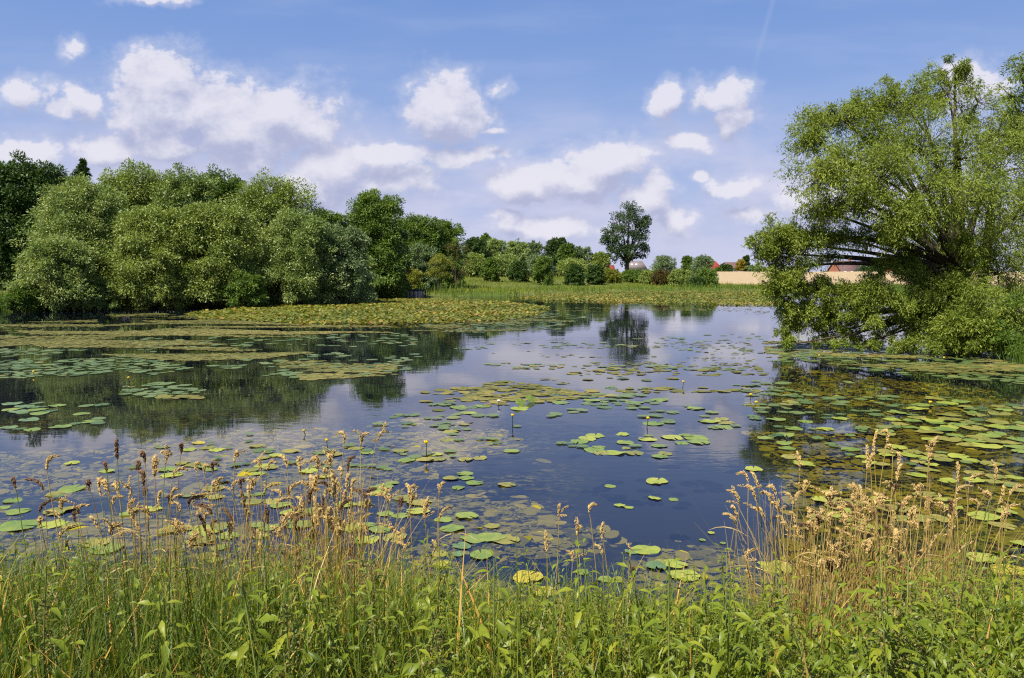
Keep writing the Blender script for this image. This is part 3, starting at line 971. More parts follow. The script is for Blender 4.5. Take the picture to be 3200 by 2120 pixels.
def house(label, u, d, vridge, veave, w, mats, rz=0.0, depth=8.0, hip=0.0, skylights=(), chimney=None):
    x = (u - 1600) / FPX * d
    z0 = zg(x, d)
    zr = at_px(u, vridge, d)[2] - z0
    ze = at_px(u, veave, d)[2] - z0
    root = thing("house", label, "house", (x, d, z0), "far houses beyond the wheat", rz)
    hw, hd = w / 2, depth / 2
    wallm, roofm = mats
    V, F = box_vf(-hw, -hd, -.3, hw, hd, ze)
    V = list(V)
    if not hip:                                   # gables
        k = len(V)
        for sx in (-1, 1):
            k = len(V)
            V += [(sx * hw, -hd, ze + .003), (sx * hw, hd, ze + .003), (sx * hw, 0, zr - .12)]
            F.append((k, k + 1, k + 2))
    link("wall", mesh("wall", V, F, wallm), root)
    o = .45
    h2 = hip * hw
    sl = (zr - ze) / hd
    e = ze - o * sl
    RV = [(-hw - o, -hd - o, e), (hw + o, -hd - o, e), (hw + o - h2, 0, zr), (-hw - o + h2, 0, zr), (-hw - o, hd + o, e), (hw + o, hd + o, e)]
    RF = [(0, 1, 2, 3), (5, 4, 3, 2), (0, 3, 4), (1, 5, 2), (0, 4, 5, 1)] if hip else [(0, 1, 2, 3), (5, 4, 3, 2)]
    RV2 = RV + [(a, b_, c - .16) for a, b_, c in RV]
    if not hip:
        RF += [(6 + 3, 6 + 2, 6 + 1, 6 + 0), (6 + 2, 6 + 3, 6 + 4, 6 + 5), (0, 6, 7, 1), (5, 11, 10, 4), (0, 3, 9, 6), (3, 4, 10, 9), (1, 7, 8, 2), (2, 8, 11, 5)]
        RV = RV2
    rf = link("roof", mesh("roof", RV, RF, roofm), root)
    for (sx, k, ww, hh) in skylights:
        y0, z0_ = -hd * (1 - k), ze + (zr - ze) * k
        n_ = np.array([0, -sl, 1]) / math.hypot(1, sl) * .1
        dv = np.array([0, 1, sl]) / math.hypot(1, sl) * hh
        a = np.array([sx, y0, z0_])
        q = [a, a + [ww, 0, 0], a + [ww, 0, 0] + dv, a + dv]
        q += [p + n_ for p in q]
        V, F = [tuple(p) for p in q], [(0, 3, 2, 1), (4, 5, 6, 7), (0, 1, 5, 4), (1, 2, 6, 5), (2, 3, 7, 6), (3, 0, 4, 7)]
        link("skylight", mesh("skylight", V, F, M_SKYL), root)
    nwin = max(2, int(w // 3))
    for i in range(nwin):
        cx = -hw + (i + .5) * w / nwin
        V, F = boxes([(cx - .6, -hd - .05, 1.0, cx + .6, -hd - .005, 2.1)])
        f_ = link("window", mesh("window", V, F, M_WHITE), root)
        V, F = boxes([(cx - .5, -hd - .07, 1.1, cx + .5, -hd - .052, 2.0)])
        link("pane", mesh("pane", V, F, M_GLASS), f_)
    if chimney is not None:
        V, F = boxes([(chimney - .3, -.3, zr - .5, chimney + .3, .3, zr + .6), (chimney - .36, -.36, zr + .6, chimney + .36, .36, zr + .7)])
        link("chimney", mesh("chimney", V, F, M_BRICK), rf)
    return root


m, T, out = new_mat("skylight_glass")
b = T.n('ShaderNodeBsdfPrincipled')
b.inputs['Base Color'].default_value = (.72, .74, .76, 1)
b.inputs['Roughness'].default_value = .15
T.l(b.outputs[0], out.inputs[0])
M_SKYL = m
house("house with a bright red hipped roof at the left end of the wheat field", 2212, 290, 817, 845, 9.5, (M_BRICK, M_REDROOF), 0, 8, .55)
house("house with a grey roof and two bright skylights beside the poplar's trunk", 1985, 268, 816, 838, 7.0, (M_WHITE, M_GREYROOF), -.2, 7.0, .5, ((-1.6, .42, .75, .7), (-.1, .42, .75, .7)))
house("brown roofed house with a white eave left of the golden conifer", 2288, 300, 820, 836, 6.5, (M_WHITE, M_BROWNROOF), .1, 7)
house("red brick house with a brown roof seen under the willow's left limbs", 2635, 285, 815, 850, 9.0, (M_BRICK, M_BROWNROOF), .3, 8, 0, (), 2.0)
house("low red roof left of the lone poplar", 1893, 290, 829, 842, 5.0, (M_BRICK, M_REDROOF), 0, 7)
house("red roofed house glimpsed through the middle of the willow", 2800, 300, 825, 850, 10, (M_BRICK, M_REDROOF), -.1, 8)
house("red roofed house glimpsed beside the willow's trunk", 2955, 300, 832, 855, 9, (M_BRICK, M_REDROOF), .1, 8)
x = (2312 - 1600) / FPX * 249
zz = at_px(2312, 852, 249)[2]
rt = thing("garden_shed", "small white shed at the top edge of the wheat below the golden conifer", "shed", (x, 249, zz - 1.2))
V, F = boxes([(-1.0, -.8, -.6, 1.0, .8, 1.35)])
link("wall", mesh("wall", V, F, M_WHITE), rt)
V = [(-1.12, -.95, 1.353), (1.12, -.95, 1.353), (1.12, .95, 1.6), (-1.12, .95, 1.6), (-1.12, -.95, 1.43), (1.12, -.95, 1.43), (1.12, .95, 1.68), (-1.12, .95, 1.68)]
link("roof", mesh("roof", V, [(0, 3, 2, 1), (4, 5, 6, 7), (0, 1, 5, 4), (1, 2, 6, 5), (2, 3, 7, 6), (3, 0, 4, 7)], M_GREYROOF), rt)

# ------------------------------------------------------------------ wooden platform at the far left shore
M_OLDWOOD = rough_mat("weathered_wood", (.14, .10, .075), (.32, .25, .19), 9, .85, (4, 1, .6))
M_LITWOOD = rough_mat("sunlit_weathered_wood", (.34, .27, .21), (.52, .43, .35), 9, .85, (4, 1, .6))  # same old wood, lightened: sunlight on the right-hand planks painted into the colour
M_DKWOOD = rough_mat("dark_wood", (.03, .024, .022), (.07, .055, .05), 9, .85)
px_, py_ = ground_px(1284, 932)
py_ = 64.4
px_ = (1284 - 1600) / FPX * py_
rt = thing("wooden_platform", "small weathered wooden landing platform on plank legs at the far shore", "platform", (px_, py_, 0))
V, F = [], []
for i in range(9):
    v, f = box_vf(-1.18 + i * .262, -.9, .66, -1.18 + i * .262 + .25, 1.4, .72, len(V))
    V += v
    F += f
link("deck", mesh("deck", V, F, M_DKWOOD), rt)
V, F = boxes([(-1.2, -.94, .61, 1.2, -.905, .71)])
link("fascia_board", mesh("fascia_board", V, F, M_DKWOOD), rt)
for i, xx in enumerate((-1.12, -.38, .38, 1.1)):
    for yy in (-.85, 1.25):
        V, F = boxes([(xx - .06, yy - .06, -.6, xx + .06, yy + .06, .657)])
        link("post", mesh("post", V, F, M_OLDWOOD), rt)
for i, (xx, ww) in enumerate(((-.88, .16), (-.62, .13), (-.1, .18), (.16, .2), (.55, .22), (.8, .2), (.97, .1))):
    V, F = boxes([(xx - ww / 2, -.99, -.4, xx + ww / 2, -.945, .608)])
    link("plank", mesh("plank", V, F, M_LITWOOD if i > 3 else M_OLDWOOD), rt)

# ------------------------------------------------------------------ far meadow and reeds


def blades(rng, x, y, z, h, w, lean=.35, seg=3, curve=.5):
    """curved ribbons: (n) roots -> quads"""
    n = len(x)
    a = rng.uniform(0, 2 * PI, n)
    l = np.abs(rng.normal(0, lean, n))
    dx, dy = np.cos(a) * l, np.sin(a) * l
    fa = rng.uniform(0, PI, n)
    sx, sy = np.cos(fa), np.sin(fa)
    ts = np.linspace(0, 1, seg + 1)
    rings = []
    for t in ts:
        bend = (1 - curve) * t + curve * t * t * 1.6
        cx = x + dx * h * bend
        cyy = y + dy * h * bend
        cz = z + h * (t - .35 * np.minimum(l, 1.3) * t * t * curve * 1.6)
        ww = w * (1 - t ** 1.6) * .5 + .0003
        rings.append(np.stack([np.stack([cx - sx * ww, cyy - sy * ww, cz], -1), np.stack([cx + sx * ww, cyy + sy * ww, cz], -1)], 1))
    V = np.stack(rings, 1)                       # n, seg+1, 2, 3
    base = (np.arange(n) * (seg + 1) * 2)[:, None]
    k = np.arange(seg)[None, :] * 2
    F = np.stack([base + k, base + k + 1, base + k + 3, base + k + 2], -1).reshape(-1, 4)
    return V.reshape(-1, 3), F


rng = np.random.default_rng(300)
n = 90000
x = rng.uniform(-20, 52, n)
y = rng.uniform(60, 112, n)
sd = pond_sd(x, y)
ok = (sd > .4) & (sd < 27) & (np.abs(x) < .72 * y) & (rng.random(n) < .35 + .65 * vnoise(x * .3, y * .3, 40))
x, y, sd = x[ok], y[ok], sd[ok]
z = height(x, y)
h = rng.uniform(.2, .42, len(x)) * (.6 + .6 * vnoise(x * .2, y * .2, 41))
V, F = blades(rng, x, y, z - .03, h, rng.uniform(.035, .07, len(x)), .3, 2)
tint = np.repeat(np.clip(.42 + .75 * (fbm(x * .11, y * .3, 42) - .5) + rng.normal(0, .13, len(x)), 0, 1), 2)
tag(link("meadow_grass", mesh("meadow_grass", V, F, M_MEADOW, tint)), "light green meadow grass on the far bank", "grass", kind="stuff")
n = 60000
x = rng.uniform(-24, 48, n)
y = rng.uniform(56, 100, n)
sd = pond_sd(x, y)
ok = (sd > -.25) & (sd < 2.6) & (rng.random(n) < np.where(x > 14, .9, .55))
x, y, sd = x[ok], y[ok], sd[ok]
h = rng.uniform(.55, 1.0, len(x)) * (.55 + .8 * vnoise(x * .25, y * .25, 45)) * np.where((x > -9) & (x < -4), 1.5, 1)
V, F = blades(rng, x, y, np.minimum(height(x, y), .3) - .05, h, rng.uniform(.03, .06, len(x)), .18, 2)
tint = np.repeat(np.clip(.5 + .5 * (vnoise(x * .5, y * .5, 46) - .5) + rng.normal(0, .15, len(x)), 0, 1), 2)
tag(link("reeds", mesh("reeds", V, F, M_REED, tint)), "band of green reeds along the far waterline", "reeds", kind="stuff")
# left corner and right corner reeds
n = 9000
x = np.concatenate([rng.uniform(-33, -23, n), rng.uniform(11.5, 14.5, n // 2)])
y = np.concatenate([rng.uniform(38, 46, n), rng.uniform(12, 20, n // 2)])
sd = pond_sd(x, y)
ok = (sd > -.4) & (sd < 2.2)
x, y = x[ok], y[ok]
h = rng.uniform(.6, 1.25, len(x))
V, F = blades(rng, x, y, height(x, y) - .05, h, np.where(x > 0, .016, .04) * rng.uniform(.7, 1.2, len(x)), .2, 3)
tag(link("shore_grass", mesh("shore_grass", V, F, M_REED, np.repeat(np.clip(rng.normal(.4, .16, len(x)), 0, 1), 3))), "tall green grass along the side shores", "grass", kind="stuff")
# ------------------------------------------------------------------ floating leaves


def in_poly(x, y, poly):
    ins = np.zeros(x.shape, bool)
    n = len(poly)
    for i in range(n):
        a, b = poly[i], poly[(i + 1) % n]
        c = (a[1] > y) != (b[1] > y)
        with np.errstate(divide='ignore', invalid='ignore'):
            ins ^= c & (x < (b[0] - a[0]) * (y - a[1]) / ((b[1] - a[1]) or 1e-9) + a[0])
    return ins


def scatter(rng, poly_px, n, nz=None, sd_max=-.15):
    """points on the water inside a polygon given in photo pixels; nz = (scale x, scale y, seed, low, high)"""
    P = np.array([ground_px(u, v) for u, v in poly_px])
    lo, hi = P.min(0), P.max(0)
    out = np.zeros((0, 2))
    for _ in range(60):
        q = rng.uniform(lo, hi, (n * 3, 2))
        ok = in_poly(q[:, 0], q[:, 1], P)
        q = q[ok]
        if nz:
            f = fbm(q[:, 0] * nz[0], q[:, 1] * nz[1], nz[2])
            q = q[rng.random(len(q)) < ss(nz[3], nz[4], f)]
        q = q[pond_sd(q[:, 0], q[:, 1]) < sd_max]
        out = np.concatenate([out, q])
        if len(out) >= n:
            break
    return out[:n]


def discs(rng, x, y, z, r, k=9, tilt=.03, notch=True, squash=(.75, 1.0)):
    n = len(x)
    a0 = rng.uniform(0, 2 * PI, n)
    ang = a0[:, None] + np.linspace(.16, 2 * PI - .16, k)[None, :] if notch else a0[:, None] + np.arange(k)[None, :] * 2 * PI / k
    rr = r[:, None] * (1 + rng.normal(0, .06, (n, k)))
    sq = rng.uniform(*squash, n)[:, None]
    th = rng.uniform(0, PI, n)[:, None]
    px, py = np.cos(ang - th) * rr, np.sin(ang - th) * rr * sq
    X, Y = px * np.cos(th) - py * np.sin(th), px * np.sin(th) + py * np.cos(th)
    ta, tb = rng.normal(0, 1, (2, n)) * (tilt if np.isscalar(tilt) else np.asarray(tilt))
    Z = X * ta[:, None] + Y * tb[:, None]
    V = np.stack([X + x[:, None], Y + y[:, None], Z + z[:, None]], -1)
    if notch:
        c = np.stack([x, y, z], -1)[:, None, :] + np.stack([np.cos(a0), np.sin(a0), np.zeros(n)], -1)[:, None, :] * (r * .12)[:, None, None]
        V = np.concatenate([V, c], 1)
        k += 1
    return V.reshape(-1, 3), np.arange(n * k).reshape(n, k)


# yellow-green carpet of leaves standing out of the water, near and far
rng = np.random.default_rng(400)
A1 = [(575, 985), (780, 962), (1000, 948), (1150, 938), (1250, 936), (1420, 936), (1600, 948), (1720, 962), (1690, 985), (1590, 1003), (1380, 1012), (1150, 1016), (950, 1015), (760, 1004), (620, 996)]
A2 = [(1610, 930), (1750, 919), (2000, 913), (2300, 914), (2440, 918), (2440, 956), (2250, 955), (2050, 950), (1850, 944), (1700, 941)]
pts = np.concatenate([scatter(rng, A1, 21000, (.5, .5, 50, .12, .42)), scatter(rng, A2, 17000, (.4, .4, 54, .12, .42))])
h = rng.uniform(.01, .12, len(pts)) * (.4 + .9 * vnoise(pts[:, 0] * .7, pts[:, 1] * .7, 58))
V, F = discs(rng, pts[:, 0], pts[:, 1], h + .02, rng.uniform(.05, .105, len(pts)), 6, .30, False)
tint = np.clip(.46 + .5 * (fbm(pts[:, 0] * .25, pts[:, 1] * .25, 60) - .5) + rng.normal(0, .22, len(pts)), 0, 1)
tag(link("lily_carpet", mesh("lily_carpet", V, F, M_CARPET, tint)), "yellow-green carpet of crowded lily leaves standing out of the water", "lily leaves", kind="stuff")

# flat brownish-green mats of small leaves
B = [
    ([(60, 1036), (420, 1010), (800, 1014), (1180, 1020), (1380, 1030), (1250, 1075), (1000, 1100), (820, 1122), (560, 1130), (350, 1112), (100, 1080)], 14000, (.17, .75, 70, .45, .56)),
    ([(330, 985), (640, 975), (760, 1004), (1000, 1016), (500, 1012)], 3500, (.2, .5, 72, .38, .5)),
    ([(0, 1010), (300, 1000), (360, 1060), (0, 1085)], 2500, (.25, .7, 74, .44, .58)),
    ([(1300, 1016), (1700, 985), (1800, 1000), (1730, 1030), (1420, 1040)], 1800, (.25, .8, 76, .46, .6)),
    ([(1180, 1030), (1720, 975), (1760, 960), (2440, 962), (2440, 985), (1900, 972)], 700, (.2, 1.0, 78, .48, .6)),
    ([(1500, 1100), (2340, 1060), (2420, 1240), (1900, 1235), (1650, 1180)], 380, (.3, 1.2, 80, .40, .62)),
    ([(850, 1130), (1240, 1125), (1240, 1172), (950, 1190)], 500, (.3, .9, 82, .42, .55)),
    ([(480, 1230), (1000, 1270), (1600, 1190), (1900, 1240), (1300, 1290), (700, 1320)], 260, (.3, 1.2, 83, .42, .62)),
    ([(2380, 1060), (2900, 1085), (3200, 1120), (3200, 1180), (2850, 1160), (2400, 1120)], 3000, (.4, 1.0, 84, .42, .56)),
]
Q, SZ = [], []
for poly, n, nz in B:
    q = scatter(rng, poly, n, nz)
    Q.append(q)
    SZ.append(rng.uniform(.035, .11, len(q)) * (1 + .5 * (q[:, 1] < 18)))
Q, SZ = np.concatenate(Q), np.concatenate(SZ)
V, F = discs(rng, Q[:, 0], Q[:, 1], rng.uniform(.004, .014, len(Q)), SZ, 7, .03, False, (.5, 1))
tint = np.clip(.5 + .7 * (fbm(Q[:, 0] * .2, Q[:, 1] * .4, 62) - .5) + rng.normal(0, .16, len(Q)), 0, 1)
tag(link("floating_weed", mesh("floating_weed", V, F, M_MAT, tint)), "flat olive mats of small floating weed on the pond", "pond weed", kind="stuff")

# drowned olive leaves and weed just under the surface
E1 = [(0, 1410), (300, 1400), (700, 1345), (1050, 1330), (1300, 1300), (1560, 1330), (1700, 1420), (1620, 1520), (1780, 1640), (1750, 1720), (1500, 1760), (1300, 1850), (0, 1800)]
F1 = [(2330, 1210), (2450, 1140), (2800, 1180), (3200, 1230), (3200, 1800), (2450, 1800), (2480, 1600), (2420, 1420), (2320, 1330)]
H1 = [(1400, 1660), (1900, 1640), (2300, 1700), (2500, 1800), (2300, 1840), (1500, 1840)]
q = np.concatenate([scatter(rng, E1, 9000, (.9, 1.1, 90, .34, .52)), scatter(rng, F1, 12000, (.5, .8, 93, .30, .46)), scatter(rng, H1, 1100, (1.4, 1.6, 96, .44, .58))])
big = rng.random(len(q)) < .2
r = np.where(big, rng.uniform(.06, .13, len(q)), rng.uniform(.012, .05, len(q)))
V, F = discs(rng, q[:, 0], q[:, 1], -rng.uniform(.01, .10, len(q)), r, 8, .10, False, (.3, .9))
tint = np.clip(.5 + .8 * (fbm(q[:, 0] * .8, q[:, 1] * .8, 63) - .5) + rng.normal(0, .2, len(q)), 0, 1)
tag(link("drowned_weed", mesh("drowned_weed", V, F, M_WEED, tint)), "olive drowned lily leaves and weed just under the surface", "pond weed", kind="stuff")

# lily pads, each its own object as far as they show large


def pad_mesh(seed, mat):
    rg = np.random.default_rng(seed)
    k = 26
    th = np.linspace(.13, 2 * PI - .13, k)
    R0 = .15
    ro = R0 * (1 + .03 * np.sin(3 * th + rg.uniform(0, 6)) + .025 * np.sin(5 * th + rg.uniform(0, 6)) + rg.normal(0, .014, k))
    for _ in range(int(rg.integers(0, 3))):             # nibbled bites
        q = int(rg.integers(2, k - 3))
        ro[q:q + 2] *= rg.uniform(.72, .9)
    ro[0] *= .93
    ro[-1] *= .93
    sq = rg.uniform(.78, .9)
    V = [(R0 * .16, 0, 0)]
    for fr, zz in ((.5, .002), (1.0, .0)):
        wave = .004 * np.sin(2 * th + rg.uniform(0, 6)) * fr + .003 * np.sin(5 * th + rg.uniform(0, 6)) * fr
        edge = (.005 * np.maximum(0, np.sin(th * 1.5 + rg.uniform(0, 6))) ** 3) * (fr == 1)
        for i in range(k):
            V.append((math.cos(th[i]) * ro[i] * fr, math.sin(th[i]) * ro[i] * fr * sq, zz + wave[i] + edge[i]))
    F = []
    for i in range(k - 1):
        F.append((0, 1 + i, 2 + i))
        F.append((1 + i, 1 + k + i, 2 + k + i, 2 + i))
    return mesh("lily_pad", V, F, mat, smooth=True)


PADM = {c: [pad_mesh(500 + i * 17 + j, M_PADS[c]) for j in range(7)] for i, c in enumerate(M_PADS)}
HERO = [
    (1480, 1683, 92, 'green', "green pad at the left of the overlapping trio in dark near water"), (1534, 1680, 95, 'green', "middle pad of the overlapping trio, half under its neighbours"),
    (1578, 1686, 95, 'olive', "browning pad at the right of the overlapping trio in dark near water"), (1443, 1707, 62, 'blue', "smaller bluish pad tucked under the overlapping trio"),
    (1435, 1733, 44, 'blue', "small bluish pad with an open notch below the overlapping trio"), (1503, 1736, 78, 'green', "plain green pad lying alone just below the overlapping trio"),
    (1432, 1526, 44, 'green', "round green pad, lowest of the loose five in mid water"), (1458, 1496, 50, 'green', "green pad touching the round one among the loose five"), (1410, 1496, 54, 'olive', "olive pad at the left of the loose five in mid water"),
    (1484, 1511, 56, 'green', "narrow-looking green pad at the right of the loose five"), (1454, 1481, 54, 'green', "topmost pad of the loose five in mid water"), (1584, 1516, 58, 'olive', "single olive pad right of the loose five"),
    (1598, 1411, 54, 'green', "yellow-rimmed green pad left of the open blue water"), (1270, 1440, 60, 'green', "broad green pad behind the tall dry seed heads"), (1871, 1399, 46, 'green', "single round green pad at the edge of open blue water"),
    (1957, 1402, 34, 'olive', "small olive pad right of the single round green pad"), (1907, 1521, 38, 'green', "small green pad alone left in the open blue water"), (2052, 1506, 78, 'lime', "bright lime pad alone in the open blue water, largest there"),
    (2047, 1558, 46, 'lime', "lime pad with a lifted corner in the open blue water"), (2105, 1563, 30, 'green', "little round pad beside the one with a lifted corner"), (1936, 1581, 36, 'lime', "left pad of the touching pair in the open blue water"),
    (1965, 1587, 32, 'lime', "right pad of the touching pair in the open blue water"), (2017, 1719, 92, 'lime', "big lime pad with a torn right edge above the nettles"), (1975, 1724, 48, 'blue', "bluish pad half hidden by the big torn lime pad"),
    (2110, 1765, 76, 'lime', "lime pad at the back of the bright overlapping pair by the nettles"), (2137, 1800, 100, 'lime', "largest bright lime pad, front one of the pair by the nettles"), (2068, 1757, 46, 'olive', "olive pad half under the bright pair by the nettles"),
    (1498, 1834, 66, 'green', "plain green pad right against the nettle tops left of the yellow pads"), (1383, 1762, 60, 'olive', "olive pad next to the brown-yellow one left of the trio"), (1374, 1731, 56, 'olive', "dull olive pad above the brown-yellow one"),
    (1378, 1766, 58, 'yellow', "brown-yellow round pad beside the dull olive ones"), (1391, 1810, 56, 'olive', "olive pad low by the nettles under the brown-yellow one"), (1539, 1645, 52, 'olive', "single rounded pad above the overlapping trio"),
    (1412, 1653, 76, 'green', "long green pad left of the single rounded pad"), (1386, 1625, 60, 'green', "upper left green pad of the pads beside the reddish stalks"), (1458, 1614, 76, 'green', "wide green pad with a brown right end beside the stalks"),
    (1188, 1656, 72, 'green', "flat green pad just right of the dense dry grass clump"), (1150, 1641, 52, 'green', "smaller green pad behind the flat one at the dry clump"), (1144, 1689, 84, 'lime', "pale green pad with a folded rim at the dry clump's right side"),
    (1232, 1680, 80, 'olive', "olive pad with a frayed left rim beside the folded one"), (1254, 1612, 58, 'green', "green pad upper right of the dry clump"), (1204, 1607, 56, 'green', "green pad peeping between the stalks at the dry clump"),
    (2223, 1667, 24, 'lime', "tiny pale pad near the right of the open blue water"), (2195, 1690, 22, 'green', "tiny green pad left of the tiny pale one"), (2259, 1699, 20, 'green', "tiniest green pad right of the tiny pale one"),
    (1650, 1805, 100, 'yellow', "bright yellow pad upper one of the two behind the nettle tops"), (1700, 1850, 84, 'yellow', "bright yellow pad lower one sunk among the nettle tops"), (1820, 1790, 46, 'green', "green pad left of the row just above the nettles"),
    (1888, 1812, 48, 'green', "middle pad of the row just above the nettles"), (1930, 1813, 44, 'olive', "right pad of the row just above the nettles"), (2420, 1772, 112, 'lime', "lime pad half hidden at the left of the right dry grass clump"),
    (2473, 1428, 66, 'olive', "yellowish pad at the edge of the willow's reflection"), (2355, 1467, 60, 'lime', "lime pad near the arching seed heads in the open water"), (2866, 1486, 62, 'lime', "lime pad with a curled rim among the right seed heads"),
    (2960, 1503, 64, 'lime', "thin lime pad right of the one with a curled rim"), (3072, 1745, 96, 'lime', "lime pad at the right among the dry stalks"), (3160, 1785, 110, 'yellow', "long yellowing pad cut by the right edge"), (3190, 1700, 60, 'lime', "lime pad at the right edge above the yellowing one"),
    (2890, 1808, 70, 'yellow', "yellow pad between the stalks of the right dry clump"), (2600, 1850, 130, 'olive', "huge olive pad low behind the right dry clump"), (2740, 1935, 120, 'yellow', "yellow-green pad at the foot of the right dry clump"),
    (60, 1645, 120, 'green', "big green pad at the left edge above the grass"), (165, 1640, 90, 'lime', "pale green pad joined to the big one at the left edge"), (225, 1530, 84, 'green', "green pad with a pointed right tip at the left"),
    (40, 1565, 62, 'green', "green pad touching the left edge, second one up"), (10, 1588, 46, 'green', "cut-off green pad at the left edge below the second one"), (225, 1448, 50, 'lime', "lime pad alone at the left near the dark reflection"),
    (185, 1598, 96, 'olive', "olive pad with a broken rim left of the brown stalk"), (1012, 1492, 44, 'lime', "lime pad on a stem left of the tall seed heads"), (905, 1603, 62, 'lime', "bright lime pad seen through the dry clump"), (330, 1715, 110, 'green', "green pad low behind the left stalks"),
    (300, 1700, 90, 'olive', "olive pad under the low green one behind the left stalks"), (620, 1385, 46, 'yellow', "yellow-rimmed pad near the tip of the dark reflection"), (2050, 1770, 70, 'blue', "bluish pad left of the bright pair by the nettles"),
]
pads = []                                              # x, y, radius, colour, region
for (u, v, w, c, lab) in HERO:
    x, y = ground_px(u, v)
    pads.append((x, y, w / FPX * math.hypot(y, CAM_H) * .5, c, lab, True))
REG = [
    # polygon, count, colours, size, phrase, noise
    ([(0, 1420), (420, 1410), (900, 1340), (1300, 1290), (1680, 1340), (1700, 1430), (1560, 1480), (1250, 1500), (700, 1560), (0, 1640)], 90, ('olive', 'olive', 'olive', 'lime', 'green'), (.05, .125),
     "in the crowded patch behind the left dry grasses", (.8, 1.0, 110, .46, .56)),
    ([(0, 1600), (700, 1560), (1250, 1500), (1400, 1560), (1300, 1700), (1000, 1800), (0, 1780)], 30, ('green', 'olive', 'olive', 'lime'), (.07, .14), "close behind the stems of the left dry grasses", (1.0, 1.2, 112, .34, .5)),
    ([(1370, 1262), (1500, 1242), (2000, 1232), (2300, 1290), (2240, 1380), (2160, 1425), (1960, 1420), (1700, 1405), (1560, 1350)], 85, ('green', 'lime', 'green', 'olive'), (.08, .18), "in the loose raft at the middle of the pond", (.8, 1.0, 114, .46, .56)),
    ([(2330, 1195), (2460, 1150), (2800, 1230), (2950, 1330), (2820, 1400), (2480, 1420), (2340, 1340)], 90, ('green', 'olive', 'green', 'olive', 'lime'), (.08, .16), "on the willow's dark reflection", (.5, .7, 116, .32, .46)),
    ([(2850, 1240), (3200, 1270), (3200, 1420), (2900, 1380)], 70, ('green', 'olive', 'lime'), (.12, .2), "by the right edge below the willow", (.5, .7, 118, .38, .5)),
    ([(2380, 1075), (2900, 1095), (3200, 1130), (3200, 1200), (2900, 1180), (2420, 1130)], 260, ('green', 'olive', 'lime'), (.11, .18), "under the low limbs of the willow", (.4, .6, 120, .36, .5)),
    ([(0, 1090), (280, 1095), (600, 1150), (500, 1180), (670, 1236), (380, 1242), (200, 1222), (0, 1232)], 380, ('blue', 'green', 'blue', 'olive'), (.07, .16), "in the raft at the left on the dark reflection", (.35, .7, 122, .36, .5)),
    ([(0, 1260), (270, 1265), (330, 1330), (0, 1350)], 24, ('blue', 'green'), (.11, .17), "scattered below the left raft", None),
    ([(400, 1060), (1300, 1040), (1320, 1130), (1240, 1172), (900, 1180), (500, 1120)], 150, ('blue', 'olive', 'blue'), (.10, .18), "at the ragged rim of the weed mats", (.25, .6, 124, .45, .55)),
    ([(1300, 1012), (1700, 972), (1830, 990), (1750, 1030), (1380, 1045)], 160, ('blue', 'olive'), (.10, .18), "off the right tip of the leaf carpet", (.2, .7, 126, .42, .54)),
    ([(1400, 1080), (2380, 1040), (2420, 1230), (1900, 1230), (1640, 1180)], 90, ('blue', 'green', 'olive'), (.08, .15), "strewn over the middle of the pond", (.3, .9, 128, .48, .6)),
    ([(2450, 1420), (3200, 1420), (3200, 1700), (2500, 1650)], 60, ('olive', 'olive', 'lime'), (.09, .15), "behind the right dry grasses", (.8, 1.0, 130, .40, .52)),
]
rng = np.random.default_rng(420)
for poly, n, cols, (r0, r1), ph, nz in REG:
    q = scatter(rng, poly, n, nz)
    for (x, y) in q:
        r = rng.uniform(r0, r1)
        pads.append((x, y, r, cols[rng.integers(len(cols))], ph, False))
        if rng.random() < .45:                          # leaves of one rootstock lie side by side
            a, k = rng.uniform(0, 2 * PI), rng.uniform(.5, 1.0)
            pads.append((x + math.cos(a) * r * (1 + k) * .9, y + math.sin(a) * r * (1 + k) * .9, r * k, cols[rng.integers(len(cols))], ph, False))
# drop pads that lie on top of one another
keep = []
for p in pads:
    if p[5] or all((p[0] - k[0]) ** 2 + (p[1] - k[1]) ** 2 > (.60 * (p[2] + k[2])) ** 2 for k in keep):
        keep.append(p)
keep.sort(key=lambda p: (not p[5], -p[2] ** 2 / (p[1] ** 3)))
COLN = {'green': 'green', 'lime': 'bright lime', 'olive': 'dull olive', 'yellow': 'yellow', 'blue': 'bluish green'}
for i, (x, y, r, c, ph, hero) in enumerate(keep[:295]):
    o = bpy.data.objects.new("lily_pad", PADM[c][i % 7])
    COL.objects.link(o)
    o.location = (x, y, .003 + .007 * rng.random())
    o.rotation_euler = (rng.normal(0, .018), rng.normal(0, .018), rng.uniform(0, 2 * PI))
    k = r / .15
    o.scale = (k, k, k)
    if hero:
        tag(o, ph, "lily pad", "lily pads floating on the pond")
    else:
        tag(o, "%s lily pad floating %s" % (COLN[c], ph), "lily pad", "%s lily pads %s" % (COLN[c], ph))
    if hero and 'lifted corner' in ph:
        o.rotation_euler[0] += .12
rest = keep[295:]
if rest:
    x, y, r = (np.array([p[i] for p in rest]) for i in range(3))
    V, F = discs(rng, x, y, rng.uniform(.006, .02, len(x)), r, 12, .02, True, (.78, .95))
    M_FARPAD = leaf_mat("far_pads", [(0, (.06, .11, .035)), (.4, (.115, .17, .05)), (.75, (.17, .21, .06)), (1, (.27, .24, .07))], .1, .4, .4, 0)
    tag(link("lily_pads", mesh("lily_pads", V, F, M_FARPAD, np.clip(rng.normal(.45, .2, len(x)), 0, 1))), "farther small lily pads strewn over the pond", "lily pads", kind="stuff")

